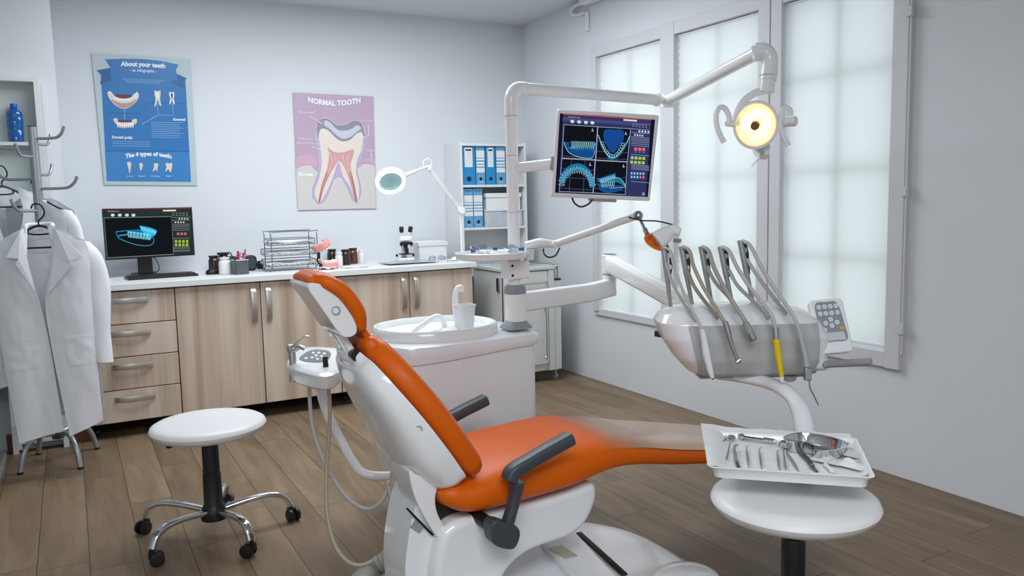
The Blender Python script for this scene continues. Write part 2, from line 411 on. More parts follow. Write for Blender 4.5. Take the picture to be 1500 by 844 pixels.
def handle_v(parent,x,zt,zb):
    pts=cr([(x,CF_Y-.004,zt),(x,CF_Y-.026,zt-.03),(x,CF_Y-.036,(zt+zb)/2),(x,CF_Y-.026,zb+.03),(x,CF_Y-.004,zb)],6)
    G(M_hand).sweep(pts,rrect(.034,.006,.002,2),up=(0,1,0)).obj('handle',parent)
def handle_h(parent,x0,x1,z):
    pts=cr([(x0,CF_Y-.004,z),(x0+.03,CF_Y-.024,z),((x0+x1)/2,CF_Y-.034,z),(x1-.03,CF_Y-.024,z),(x1,CF_Y-.004,z)],6)
    G(M_hand).sweep(pts,rrect(.034,.006,.002,2),up=(0,1,0)).obj('handle',parent)
def caster(parent,x,y,h,r=.022,m=None):
    g=G(M_steel).box(x-.014,x+.014,y-.014,y+.014,h-.012,h); g.cyl((x,y,h-.012),(x,y,h-.03),.006); g.use(m or M_black)
    g.cyl((x-.010,y+.012,r),(x+.010,y+.012,r),r,seg=20); g.use(M_steel).cyl((x-.013,y+.012,r),(x+.013,y+.012,r),.006); g.obj('caster',parent,bevel=.002,seg=1)
def cabinet(name,label,x0,x1,splits,drawers=None):
    t=thing(name,label,'cabinet',((x0+x1)/2,5.6,0))
    G(M_lamin).use(M_carc).box(x0+.002,x1-.002,CF_Y+.02,5.95,.095,.883).obj('carcass',t)
    if drawers:
        for a,b in zip(drawers,drawers[1:]):
            d=G(M_wood).box(x0+.003,x1-.003,CF_Y,CF_Y+.018,b+.003,a-.003).obj('drawer',t,bevel=.0015,seg=1)
            handle_h(d,.172,.388,a-.055)
    else:
        for (a,b,hx) in splits:
            d=G(M_wood).box(a+.003,b-.003,CF_Y,CF_Y+.018,.098,.877).obj('door',t,bevel=.0015,seg=1)
            handle_v(d,hx,.848,.628)
    for x in (x0+.06,x1-.06):
        caster(t,x,5.38,.095); caster(t,x,5.85,.095)
    return t
dz=[.878,at_y(257.5,469,CF_Y).z,0,at_y(264,561.5,CF_Y).z,.097]; dz[2]=(dz[1]+dz[3])/2
cabinet('drawer_cabinet','pale wood drawer cabinet of four drawers behind the hanging white coats',.008,.536,None,dz)
cabinet('base_cabinet','pale wood two-door base cabinet right beside the four-drawer cabinet',.536,1.54,[(.536,1.04,.994),(1.04,1.54,1.086)])
cabinet('base_cabinet','pale wood two-door base cabinet at the right end, beside the white trolley',1.54,2.537,[(1.54,2.048,2.002),(2.048,2.537,2.094)])
G(M_lamin).box(.003,2.556,5.213,5.968,.886,.923).obj('worktop',None,'long white worktop along the back wall carrying computer and bottles','worktop',bevel=.003)
CZ=.9235
def cpos(px,py,z=CZ): return at_z(px,py,z)
# ---------------------------------------------------------------- posters
M_pback=mat('poster_pale_blue_margin','#b4c6cc',.35,spec=.4); M_pblue=mat('poster_blue','#2a72b2',.35); M_pblued=mat('poster_deep_blue','#1f5d98',.35); M_pbluel=mat('poster_light_blue','#367fbe',.35)
M_pw=mat('print_white','#e8eef4',.45); M_pws=mat('print_pale','#8db6dc',.45); M_tooth=mat('print_tooth','#e0d2c4',.45); M_pink=mat('print_gum_red','#6a2f3c',.45); M_toothd=mat('print_tooth_shade','#b39a8c',.45)
WY=5.966
t=thing('wall_poster','blue infographic poster about teeth on the wall above the computer','poster',(.51,WY,1.515))
def curl_sheet(corners,m,parent,name='sheet',amp=.006):
    TL,TR,BR,BL=[at_y(a,b,WY-.004) for a,b in corners]; rows=[]
    for j in range(15):
        v=j/14; row=[]
        for i in range(11):
            u=i/10; p=(TL*(1-u)+TR*u)*(1-v)+(BL*(1-u)+BR*u)*v
            e=max(0,abs(u-.5)*2-.75)*4; q=amp*e*e*.35
            row.append((p.x,p.y-q,p.z))
        rows.append(row)
    return G(m).grid(rows).obj(name,parent,solid=.0006)
curl_sheet(((134,78),(279,87),(289,272),(153,271)),M_pback,t)
f1=lambda u,v: at_y(120+u/3.517,60+v/3.517,WY-.0055)     # printed picture measured on an enlarged view
N_=(0,-1,0)
P=Print(f1,N_); P.poly(M_pblue,[(97,160),(533,190),(562,725),(128,722)]); P.up()
P.poly(M_pbluel,[(118,568),(553,572),(562,725),(128,722)]).obj('printed_panel',t)
P=Print(f1,N_); P.k=3
P.poly(M_pblued,[(75,152),(150,138),(150,205),(92,224),(105,180)]); P.poly(M_pblued,[(540,192),(480,165),(460,215),(535,248),(522,218)])
P.up(); P.poly(M_pblue,[(120,95),(210,92),(310,93),(400,102),(498,122),(484,150),(493,205),(400,188),(310,178),(220,175),(143,182),(150,140)])
P.obj('printed_ribbon',t)
P=Print(f1,N_); P.k=5
def arc_title(P,m,txt,x0,x1,y,size,bow,bold=.02,slope=0):
    v,_=text_mesh(txt,bold); w=max(a for a,b in v); sx=(x1-x0)/(w*size)
    def fx(a,b):
        u=(a/(w*size*sx))*2-1
        return (x0+a, y+bow*u*u+slope*(a)-b)
    P.text(m,txt,0,0,size,fx,bold,sx)
arc_title(P,M_pw,'About your teeth',202,430,126,32,3,.045,.05)
arc_title(P,M_pw,'- an infographic -',248,386,156,20,1,.01,.05)
arc_title(P,M_pw,'The 4 types of teeth:',224,464,590,29,14,.04,.01)
arc_title(P,M_pw,'Enamel:',470,535,410,18,0,.03,.02); arc_title(P,M_pw,'Dental pulp:',154,262,502,19,0,.03,.02)
for i,(x,w,s) in enumerate(((232,34,'Incisor'),(290,35,'Canine'),(357,47,'Pre-Molar'),(432,28,'Molar'))): arc_title(P,M_pw,s,x,x+w,700,10,0,.0)
for k in range(9): P.line(M_pws,[(355+k*.8,420+k*9.5),((500 if k%3 else 520)+k,421+k*9.5)],2.2)
for k in range(3): P.line(M_pws,[(155,518+k*11),(352,521+k*11)],2.2)
for k in range(3): P.line(M_pws,[(208+10*k,196+k*8),(432-14*k,204+k*8)],2.2)
P.obj('printed_lettering',t)
P=Print(f1,N_); P.k=5
P.line(M_pblued,[(143,370),(300,375),(335,317),(525,322)],3); P.line(M_pblued,[(120,566),(553,570)],3)
P.line(M_pws,[(219,355),(221,403)],4); P.line(M_pws,[(388,318),(394,381),(470,385),(468,322)],3); P.line(M_pws,[(394,381),(308,430)],3)
P.k=6
P.poly(M_tooth,smooth2([(132,265),(150,262),(170,285),(210,296),(250,292),(270,272),(292,272),(288,300),(262,330),(230,348),(200,347),(165,325),(140,295)]))
P.poly(M_tooth,smooth2([(162,402),(180,400),(200,425),(230,430),(262,405),(282,404),(278,428),(250,440),(222,450),(195,442),(172,425)]))
P.k=7
P.poly(M_pink,smooth2([(172,280),(205,276),(250,278),(255,288),(225,297),(190,294)])); P.poly(M_pink,smooth2([(185,410),(225,408),(258,412),(245,424),(215,426),(195,422)]))
P.k=7; P.poly(M_toothd,smooth2([(150,300),(200,320),(250,316),(284,296),(262,328),(230,345),(200,344),(168,322)]))
for k in range(11): P.k=8; yy=292+14*math.sin(PI*(k/10)); P.poly(M_pw,smooth2([(148+k*12.5,yy-5),(154+k*12.5,yy-9),(159+k*12.5,yy-5),(154+k*12.5,yy+9)],3))
for k in (0,1,2): P.k=8; P.poly(M_pw,smooth2([(136+k*7,262+k*9),(146+k*7,260+k*8),(148+k*7,274+k*8),(139+k*7,278+k*8)],3)); P.poly(M_pw,smooth2([(288-k*7,266+k*8),(279-k*7,264+k*8),(277-k*7,277+k*8),(285-k*7,281+k*8)],3))
for k in range(8): P.k=8; P.poly(M_pw,smooth2([(180+k*11,424),(185+k*11,419),(190+k*11,425),(185+k*11,450)],3))
P.k=7; P.poly(M_toothd,smooth2([(170,422),(190,436),(222,442),(256,434),(276,418),(262,440),(222,450),(190,444)]))
P.k=6
tooth=[(0,0),(8,4),(16,0),(18,12),(16,28),(20,50),(13,44),(9,30),(4,46),(-2,50),(2,28),(-2,12)]
def tooth_at(P,x,y,s,m,m2):
    P.k=6; P.poly(m,smooth2([(x+a*s,y+b*s) for a,b in tooth],3)); P.k=7; P.poly(m2,smooth2([(x+a*s*.45+4.4*s,y+b*s*.5+6*s) for a,b in tooth],3))
tooth_at(P,376,254,1.65,M_tooth,M_pw); tooth_at(P,452,262,1.3,M_pw,M_pink)
P.k=6
P.poly(M_tooth,smooth2([(233,626),(252,626),(252,650),(247,682),(244,680),(238,650)],3)); P.poly(M_tooth,smooth2([(296,632),(304,628),(313,634),(312,650),(304,668),(300,664),(297,648)],3))
P.poly(M_tooth,smooth2([(370,634),(382,630),(394,636),(389,655),(388,674),(380,662),(364,674),(371,650)],3)); P.poly(M_tooth,smooth2([(430,634),(440,628),(450,632),(464,628),(464,648),(456,678),(446,662),(428,674),(436,650)],3))
P.obj('printed_pictures',t)
# tooth poster
M_pv=mat('poster_mauve','#b8a0b8',.4,var=.05,vs=2); M_bone=mat('poster_bone','#cfccc8',.4); M_enam=mat('print_enamel','#8f8c9c',.35); M_enl=mat('print_enamel_light','#c4c6d4',.35)
M_dent=mat('print_dentin','#dfd6cc',.4); M_pulp=mat('print_pulp','#d09c9c',.4); M_lil=mat('print_lilac','#b8aacb',.4); M_gum=mat('print_gum','#caa6bc',.4); M_root=mat('print_root','#9a6a62',.4); M_pulpl=mat('print_pulp_light','#e4c3c0',.4)
t=thing('wall_poster','mauve poster of a large tooth cross-section on the back wall beside the magnifier lamp','poster',(1.79,WY,1.317))
curl_sheet(((429,135.5),(547,141.5),(551,306),(437,308.5)),M_pv,t,amp=.004)
f2=lambda u,v: at_y(400+u/4.22,120+v/4.22,WY-.0055)
P=Print(f2,N_)
P.poly(M_bone,[(141,548)]+smooth2([(150,535),(180,518),(230,516),(262,545),(300,560),(500,560),(530,530),(560,508),(600,508),(628,522)],4,False)+[(635,780),(156,792)])
P.up(); P.poly(M_gum,[(138,470)]+smooth2([(150,458),(200,448),(250,460),(275,500),(266,545),(245,522),(190,512),(150,530)],4,False)+[(142,542)])
P.poly(M_gum,[(627,478)]+smooth2([(610,472),(575,475),(545,498),(530,530),(560,500),(600,500),(628,518)],4,False))
P.up(); out=[(300,226),(345,228),(390,262),(440,265),(490,240),(535,245),(562,290),(568,350),(548,440),(525,540),(545,640),(545,700),(520,745),(488,730),(460,670),(420,600),(385,600),(355,660),(320,735),(285,755),(250,730),(238,680),(258,600),(285,530),(285,440),(268,350),(270,270)]
P.poly(M_lil,smooth2(out,4)); P.line(M_pw,smooth2(out,4),3,True)
P.up(); P.poly(M_dent,smooth2([(300,288),(340,300),(385,345),(430,368),(480,355),(515,320),(545,308),(558,330),(545,420),(515,500),(515,570),(532,650),(525,735),(505,720),(470,640),(430,580),(405,497),(370,590),(330,680),(290,745),(262,715),(258,670),(285,590),(300,500),(292,400),(282,330)],4))
P.up(); P.poly(M_enam,smooth2([(272,290),(278,245),(310,226),(350,234),(395,266),(445,266),(495,240),(538,252),(560,295),(568,345),(556,330),(545,310),(512,322),(478,355),(430,367),(388,345),(345,302),(305,288),(285,310),(276,350)],4))
P.up(); P.poly(M_enl,smooth2([(320,240),(352,250),(390,290),(430,302),(480,292),(520,268),(545,290),(520,306),(480,340),(432,352),(392,330),(350,290),(318,270)],4))
P.poly(M_pulp,smooth2([(338,405),(375,432),(430,436),(498,418),(490,470),(478,520),(500,620),(522,742),(510,742),(480,640),(455,560),(420,495),(395,500),(345,580),(312,650),(290,745),(278,745),(298,640),(335,530),(345,450)],4))
P.up()
for a in ([(355,445),(365,500),(340,560)],[(380,450),(385,490),(378,470)],[(410,450),(400,480),(412,492)],[(440,445),(425,470),(440,492)],[(470,440),(465,480),(470,520)],[(455,450),(458,500),(475,560)],[(430,455),(450,520),(490,600)]): P.line(M_pulpl,smooth2(a,4,False),3)
for a in ([(335,560),(305,640),(283,742)],[(345,575),(312,650),(287,742)],[(478,560),(500,640),(518,742)],[(470,560),(495,640),(512,742)]): P.line(M_root,smooth2(a,4,False),4)
P.obj('printed_tooth',t)
P=Print(f2,N_); P.k=8
M_lt=mat('print_lavender_white','#e6dce6',.4)
arc_title(P,M_pw,'NORMAL TOOTH',215,540,146,46,-22,.045,.01)
for s,x0,x1,y,sz in (('Enamel',158,256,196,28),('Dentin',543,618,250,24),('Nerves and',155,298,360,26),('blood vessels',147,295,386,26),('Gum',572,622,430,26)): arc_title(P,M_lt,s,x0,x1,y,sz,0,.0,.02)
arc_title(P,M_pw,'Bone',156,247,584,38,0,.045)
for a in ([(222,213),(305,260)],[(590,270),(590,330),(550,346)],[(235,402),(355,440)],[(605,435),(608,475)]): P.line(M_pw,a,3.5)
P.obj('printed_lettering',t)
# ---------------------------------------------------------------- computer
def rotm(a,b,c,p):
    return Matrix.Translation(p)@Matrix.Rotation(a,4,'Z')@Matrix.Rotation(b,4,'X')@Matrix.Rotation(c,4,'Y')
SP=Vector((.462,5.70,1.205))
S_=lambda n,c,s=1.: emat('screen_'+n,c,s)
def scr_common(): pass
T=rotm(.17,.0,.0,SP)
t=thing('computer_monitor','black flat computer monitor showing a cyan jaw scan, on the worktop left end','monitor',(SP.x,SP.y,CZ))
G(M_black,T).box(-.272,.272,0,.022,-.163,.157).obj('casing',t,bevel=.004)
n=(T.to_3x3()@Vector((0,-1,0)))
fs=lambda u,v: at_pl(120+u/5,290+v/5,SP,n)
P=Print(fs,n); P.k=1
P.poly(S_('bg','#2a3334'),[(152,82),(792,76),(808,412),(180,446)]); P.up()
P.poly(S_('red','#a03838'),[(150,78),(790,72),(790,77),(152,83)]); P.poly(S_('blackish','#15181a'),[(170,150),(655,138),(672,410),(188,436)])
P.line(S_('dimw','#7c8a8a'),[(160,146),(655,136),(672,412),(186,440)],5,True); P.up()
P.poly(S_('w','#d8dede'),[(592,88),(688,86),(690,97),(594,99)])
P.text(S_('w','#d8dede'),'Dental Scanner Cloud',190,101,10,sx=.9)
for x,s in ((212,1),(264,1),(316,1),(364,1)): P.poly(S_('w','#d8dede'),smooth2([(x,120),(x+12,116),(x+24,118),(x+26,130),(x+14,137),(x+2,132)],3))
for r in range(2):
    for k in range(5): P.rect(S_('grey2','#9aa4a4'),662+k*25,109+r*15,676+k*25,113+r*15)
for r,y in enumerate((150,176)):
    for k in range(4): P.rect(S_('w','#d8dede'),(708 if r==0 else 680)+k*20,y-2,(718 if r==0 else 690)+k*20,y+8)
for y in (143,166,194,204,214,226,238,296,362,372,384,392): P.line(S_('grey2','#9aa4a4'),[(664,y),(790,y-3)],2)
for k in range(3): P.rect(S_('pink2','#c86a74'),695+k*26,254,713+k*26,272)
for r in range(2):
    for k in range(4): P.rect(S_('green','#a6b84a'),680+k*27,308+r*26,698+k*27,328+r*26)
C1=S_('cy1','#2aa8d8',1.1); C2=S_('cy2','#8fe0f4',1.2); C3=S_('cy3','#1470a4',1.)
P.line(C1,smooth2([(250,248),(300,243),(335,240),(335,268),(290,275),(262,285),(290,305),(370,335),(450,350),(510,342),(528,310),(520,290)],5,False),4)
P.line(C1,smooth2([(250,250),(258,275),(300,270),(345,262)],5,False),3)
P.poly(C1,smooth2([(422,205),(440,206),(500,218),(545,238),(540,262),(500,300),(470,290),(440,240)],4)); P.poly(C3,smooth2([(335,238),(430,232),(500,250),(520,285),(480,292),(420,280),(345,268)],4))
P.up()
for k in range(7):
    x=338+k*24; y=244+k*3
    P.line(C2,[(x,y),(x+3,y+45),(x+9,y+28),(x+16,y+48),(x+19,y+2),(x+10,y+8),(x,y)],4)
for k in range(8):
    x=430+k*14; y=210+k*4
    P.line(C2,[(x,y),(x+8,y+34),(x+14,y+6)],4)
P.obj('screen',t)
g=G(M_black); bp_=Vector((.415,5.78,CZ)); g.box(.345,.495,5.72,5.93,CZ,CZ+.012); g.obj('stand_base',t,bevel=.004)
G(M_black).box(.378,.466,5.745,5.765,CZ+.012,1.10).obj('stand_neck',t,bevel=.003)
G(M_black).tube([(.455,5.742,1.06),(.49,5.72,1.02),(.50,5.70,.97),(.48,5.68,.95),(.44,5.72,.945)],.003).obj('cable',t)
# keyboard
K0=cpos(188,411); K1=cpos(291,404); kd=(K1-K0).normalized(); kn=Vector((-kd.y,kd.x,0)); KL=(K1-K0).length
t=thing('computer_keyboard','black full-size keyboard in front of the computer monitor','keyboard',K0)
T=frame(K0,(0,0,1),kd)
G(M_black,T).box(0,KL,0,.15,0,.014).obj('body',t,bevel=.003)
g=G(mat('black_keycaps','#26282a',.45),T)
for r in range(6):
    for k in range(19):
        if r==0 and 4<=k<=8:
            if k==4: g.box(.012+4*.0228,.012+9*.0228-.003,.012,.030,.014,.021)
            continue
        g.box(.012+k*(KL-.024)/19,.012+(k+1)*(KL-.024)/19-.003,.012+r*.0225,.030+r*.0225,.014,.021)
g.obj('keys',t)
mp=cpos(311,402); 
t=thing('computer_mouse','black mouse on the worktop right of the keyboard','mouse',mp)
G(M_black).lathe([(.001,0),(.036,0),(.042,.012),(.038,.024),(.022,.034),(.001,.037)],Matrix.Translation(mp),24,1,.68).obj('body',t)
G(M_dark).cyl(mp+Vector((0,-.016,.030)),mp+Vector((.006,-.020,.030)),.006).obj('wheel',t)
# jars
M_amber=mat('dark_amber_glass','#2a1510',.08,coat=.5); M_amberl=mat('amber_glass','#5a2c0c',.08,coat=.5)
def jar(px,py,r,h,m,capm,label,cap=.012,neck=.75,lidr=None,name='amber_bottle',cat='bottle',group=None):
    p=cpos(px,py); p.y+=r*.6
    t=thing(name,label,cat,p,0,group); M=Matrix.Translation(p)
    G(m).lathe([(r*.9,0),(r,.004),(r,h*.70),(r*.92,h*.78),(r*neck,h*.84),(r*neck,h*.88)],M,28).obj('body',t)
    lr=lidr or r*neck*1.12
    G(capm).lathe([(lr*.9,h*.86),(lr,h*.87),(lr*1.1,h-.003),(lr*1.05,h)],M,28).obj('cap',t); return t
gb='dark jars and bottles on the worktop'
jar(315,401,.034,.118,M_amber,M_black,'dark squat jar with black lid right behind the mouse',name='dark_jar',cat='jar',group=gb)
jar(329,396,.036,.122,M_amber,M_black,'dark jar with wide flat lid, mostly hidden behind the white jar',name='dark_jar',cat='jar',group=gb,lidr=.038)
jar(331,402,.038,.108,M_whitem,M_whitem,'white screw-top jar between mouse and pen cup',name='white_jar',cat='jar',neck=.7)
jar(382,394,.024,.055,M_amber,M_black,'tiny dark jar left of the wire letter tray',name='dark_jar',cat='jar',group=gb)
jar(488,386,.036,.105,M_amber,M_black,'brown bottle seen between the open pink jaws',group=gb)
jar(508,388.5,.034,.112,M_amber,M_black,'dark brown bottle, left of the touching pair beyond the pink jaw model',group=gb)
jar(519,386.5,.033,.114,M_amberl,M_black,'amber brown bottle, right of the touching pair beyond the pink jaw model',group=gb)
jar(498,390,.026,.095,M_whitem,M_whitem,'white pill bottle between the brown bottle and the dark pair',name='white_bottle',group='white pill bottles')
jar(531,386,.024,.095,M_whitem,M_whitem,'white pill bottle standing right of the amber bottle',name='white_bottle',group='white pill bottles')
# pen cup
p=cpos(353,402); p.y+=.03
M_mesh=mat('grey_wire_mesh','#70767a',.4,metal=.6,alpha=.75)
t=thing('pen_cup','square grey mesh pen cup holding pens and red scissors','pen holder',p)
T=Matrix.Translation(p)@Matrix.Rotation(.25,4,'Z')
g=G(M_mesh,T); 
for (a,b,c,d) in ((-.042,.042,-.042,-.040),(-.042,.042,.040,.042),(-.042,-.040,-.042,.042),(.040,.042,-.042,.042),(-.042,.042,-.042,.042)):
    g.box(a,b,c,d,.0 if b-a<.05 or d-c<.05 else 0,.092 if (b-a<.01 or d-c<.01) else .002)
g.obj('mesh_body',t)
g=G(M_steel,T)
for a,b in (((-.042,-.042),(.042,-.042)),((.042,-.042),(.042,.042)),((.042,.042),(-.042,.042)),((-.042,.042),(-.042,-.042))): g.cyl((a[0],a[1],.092),(b[0],b[1],.092),.003,seg=8)
for a,b in (((-.04,-.043,.005),(.04,-.043,.088)),): g.cyl(a,b,.0012,seg=6)
g.obj('rim',t)
M_red=mat('red_plastic','#b02a3c',.35)
def pen(a,b,m,lab,r=.004,name='pen'):
    A=T@Vector(a);B=T@Vector(b); d=(B-A)
    o=G(m).cyl(A,A+d*.93,r,seg=10).cyl(A+d*.93,B,r,r*.3,seg=10).obj(name,None,lab,'pen',group='pens in the mesh cup'); return o
pen((.01,0,.01),(-.062,.0,.150),M_black,'black pen leaning left out of the mesh cup')
pen((0,.01,.01),(.052,.01,.160),M_black,'black pen leaning right out of the mesh cup')
pen((0.0,.02,.01),(.004,.02,.150),M_black,'thick black marker upright at the back of the mesh cup',.008)
pen((-.01,-.02,.01),(-.018,-.02,.140),M_red,'red-handled tool with pale tip in the mesh cup',.007,'red_marker')
t2=thing('scissors','red-handled scissors standing handles-up in the mesh cup','scissors',T@Vector((.015,-.01,.004)))
g=G(M_red,T); 
for s in (-1,1):
    cx=.022+s*.011; g.tube([(cx+.009*math.cos(a),-.012,.122+.014*math.sin(a)) for a in [k*PI/4 for k in range(8)]],.003,8,3,closed=True)
g.obj('handles',t2); G(M_steel,T).box(.017,.024,-.014,-.010,.006,.112).obj('blades',t2)
# headset / speaker behind cup
p=cpos(370,397); p.y+=.05
t=thing('desk_speaker','black rounded desk speaker right behind the pen cup','speaker',p,0,'pair of black desk speakers')
G(M_black,Matrix.Translation(p)).prism(rrect(.075,.105,.03,6,0,.0525),'y',-.03,.03).obj('housing',t,bevel=.01)
G(M_dark,Matrix.Translation(p)).prism(rrect(.055,.080,.022,6,0,.0525),'y',-.034,-.030).obj('grille',t)
dup(t,cpos(343,399)+Vector((0,.06,0)),.3,'black rounded desk speaker half hidden behind the white jar')
# wire letter tray, three tiers
A=cpos(392,397); 
t=thing('letter_tray','three-tier grey wire letter tray filled with papers','letter tray',(1.33,5.6,CZ))
M_wire=mat('grey_wire','#7d8488',.35,metal=.7)
x0,x1,y0,y1=1.165,1.475,5.44,5.70
g=G(M_wire)
for y in (y0+.02,y1-.03):
    g.tube([(x0-.02,y-.02,CZ),(x0+.005,y,CZ+.03),(x0+.005,y,CZ+.24),(x0+.02,y,CZ+.26),(x1-.02,y,CZ+.26),(x1,y,CZ+.245),(x1,y,CZ+.04),(x1-.015,y,CZ+.025),(x1-.02,y-.02,CZ)],.0035,8,2)
for x in (x0+.005,x1): g.cyl((x,y0+.02,CZ+.03),(x,y1-.03,CZ+.03),.003,seg=8)
g.obj('frame',t)
for i,z in enumerate((.035,.105,.175)):
    dx=-.045 if i<2 else -.02
    g=G(M_wire); r=[(x0+dx,y0),(x1-.02,y0),(x1+.01,y1),(x0+dx+.03,y1)]
    for zz in (z,z+.035):
        g.tube([(a,b,CZ+zz) for a,b in r],.003,8,1,smooth=False,closed=True)
    for k in range(9):
        u=k/8; g.cyl((x0+dx+(x1-x0)*u,y0,CZ+z),(x0+dx+.03+(x1-x0-.04)*u,y1,CZ+z),.0015,seg=6)
    for a,b in r: g.cyl((a,b,CZ+z),(a,b,CZ+z+.035),.003,seg=8)
    g.obj('wire_tier',t)
def sheet_stack(x0,x1,y0,y1,z,lab,seed,th=.006,cat='papers',name='paper_stack',amp=.004,group=None,m=None):
    rows=[];n=10
    for zz in (0,):
        for j in range(n+1):
            row=[]
            for i in range(n+1):
                u,v=i/n,j/n; row.append((x0+(x1-x0)*u,y0+(y1-y0)*v,z+th/2+amp*(.6+noise.noise(Vector((u*3+seed,v*3,seed))))))
            rows.append(row)
    return G(m or M_paper).grid(rows).obj(name,None,lab,cat,group,solid=th)
for i,(z,l) in enumerate(((.041,'bottom'),(.111,'middle'),(.181,'top'))):
    sheet_stack(x0-.03+.01*i,x1-.02,y0+.01,y1-.02,CZ+z,'loose white papers lying on the %s tier of the wire letter tray'%l,i*3.1,.008,group='papers in the letter tray',amp=.010)
# jaw model
M_gump=mat('pink_acrylic_gum','#e79a9c',.3,coat=.2); M_teeth=mat('ivory_teeth','#eee6d6',.25,coat=.3)
t=thing('jaw_model','large open pink jaw model with ivory teeth on the worktop','dental model',cpos(486,394))
J0=cpos(474,395); J1=cpos(497,393.5); jd=(J1-J0); jl=jd.length; 
def jaw(T,parent,flip):
    s=-1 if flip else 1
    sec=[]; g=G(M_gump,T)
    # horseshoe block, opening away from the viewer
    outer=smooth2([(0,.10),(-.004,.03),(.02,.004),(jl/2,-.008),(jl-.02,.004),(jl+.004,.03),(jl,.10)],5,False)
    inner=smooth2([(jl-.024,.10),(jl-.026,.05),(jl/2,.03),(.026,.05),(.024,.10)],5,False)
    hh=.042
    for a,b,m_,nm in ((0,hh,M_gump,'gum'),):
        g.loft([[(u,v,s*a) for u,v in outer+inner],[(u,v,s*b) for u,v in outer+inner]])
    g.obj('gum_block',parent,bevel=.004)
    g=G(M_teeth,T)
    for k in range(14):
        u=k/13; o=outer[int(u*(len(outer)-1))]; i=inner[::-1][int(u*(len(inner)-1))]
        cx,cy=(o[0]*.6+i[0]*.4),(o[1]*.6+i[1]*.4)
        TT=T@Matrix.Translation((cx,cy,s*(hh-.002))); g.t(TT).lathe([(.0075,0),(.009,s*.008),(.008,s*.018),(.004,s*.021)],seg=10)
    g.obj('teeth',parent)
jaw(frame(J0,(0,0,1),jd),t,False)
ang=math.radians(28)
JU=Vector((J0.x-.035,J0.y,CZ+.128)); jx=(jd.normalized()*math.cos(ang)+Vector((0,0,math.sin(ang))))
T=frame(JU,jx.cross(Vector((-jd.y,jd.x,0)).normalized()),jx); T=T@Matrix.Translation((0,0,.030))
jaw(T,t,True)
g=G(M_black); g.box(J0.x-.028,J0.x-.012,J0.y+.02,J0.y+.05,CZ+.072,CZ+.115); g.box(J0.x-.018,J0.x+.004,J0.y+.02,J0.y+.05,CZ+.020,CZ+.040); g.tube([(J0.x-.02,J0.y+.035,CZ+.095),(J0.x-.03,J0.y+.035,CZ+.06),(J0.x-.01,J0.y+.035,CZ+.03)],.006)
g.obj('hinge',t,bevel=.002)
# flat sheets and pouches
M_foil=mat('silver_pouch','#b9bdc6',.25,metal=.35)
a=cpos(560,386)
sheet_stack(1.95,2.33,5.36,5.60,CZ+.004,'shiny silver document pouch lying flat in front of the microscope',9,.003,'document pouch','document_pouch',.008,m=M_foil)
sheet_stack(1.62,1.80,5.36,5.46,CZ+.001,'thin white leaflet at the worktop edge right of the jaw model',4,.002,'leaflet','leaflet',.002)
sheet_stack(1.455,1.56,5.33,5.40,CZ+.002,'clear plastic bag tucked beside the base of the jaw model',6,.004,'plastic bag','plastic_bag',.012,m=mat('frosted_plastic','#dfe4e8',.2,coat=.4))
def glasses(p,rz,lab,group=None,blue=False,s=1.,name='safety_glasses'):
    t=thing(name,lab,'glasses',p,rz,group)
    M_fr=mat('clear_blue_tips','#3a5fae',.3) if blue else mat('thin_dark_frame','#9aa4a8',.3)
    M_ln=MATS.get('lensy') or glass_mat('lens_plastic',(.82,.86,.90,1),.3); MATS['lensy']=M_ln
    TT=Matrix.Translation(p)@Matrix.Rotation(rz,4,'Z')
    for sx in (-1,1):
        g=G(M_ln,TT); pts=[]
        rows=[]
        for j in range(6):
            z=.004+.042*s*j/5; row=[]
            for i in range(9):
                u=i/8; x=sx*(.008+.062*u)*s; y=-.004+.030*s*u**2.2; k=math.sin(PI*(j/5))*.3
                zz=.004+.024*s+(z-.004-.024*s+.003)*(1-.55*abs(2*u-.9)**3 if abs(2*u-.9)<1 else .45)
                row.append((x,y,zz))
            rows.append(row)
        g.grid(rows).obj('lens',t,solid=.0012)
        g=G(M_ln if blue else M_fr,TT); g.tube([(sx*.070*s,.028*s,.030*s),(sx*.074*s,.06*s,.030*s),(sx*.070*s,.11*s,.026*s),(sx*.062*s,.145*s,.006)],.0028,8,4); 
        arm=g.obj('temple',t)
        if blue: G(M_fr,TT).box(sx*.072*s-.0035,sx*.072*s+.0035,.028*s,.052*s,.022*s,.036*s).obj('hinge_cover',t,bevel=.002)
    G(M_fr,TT).tube([(-.010,-.003,.028*s),(0,-.008,.034*s),(.010,-.003,.028*s)],.002,8,4).obj('bridge',t)
    return t
glasses(cpos(640,383.5)+Vector((0,0,.002)),2.9,'thin-framed eyeglasses lying on the worktop by the white box',s=.9,name='eyeglasses')
# microscope
p=cpos(585,379); p=Vector((2.19,5.66,CZ))
t=thing('microscope','white binocular microscope with black eyepieces on the worktop','microscope',p)
T=Matrix.Translation(p)@Matrix.Rotation(-.15,4,'Z')
g=G(M_white,T); g.box(-.055,.055,-.05,.09,0,.028); g.obj('base',t,bevel=.008)
G(M_white,T).box(-.022,.022,.05,.085,.028,.14).box(-.03,.03,-.02,.08,.13,.165).obj('arm',t,bevel=.006)
G(M_black,T).box(-.045,.045,-.04,.04,.052,.060).box(-.014,.014,-.045,-.038,.06,.10).obj('stage',t,bevel=.002)
G(M_black,T).cyl((0,-.01,.075),(0,-.01,.125),.012,.018).obj('objective',t)
G(M_black,T).prism([(-.048,.122),(-.036,.112),(-.030,.126),(.030,.126),(.036,.112),(.048,.122),(.046,.146),(-.046,.146)],'y',-.045,-.02).obj('focus_ring',t,bevel=.003)
G(M_white,T).box(-.045,.045,-.035,.03,.150,.188).obj('head',t,bevel=.01)
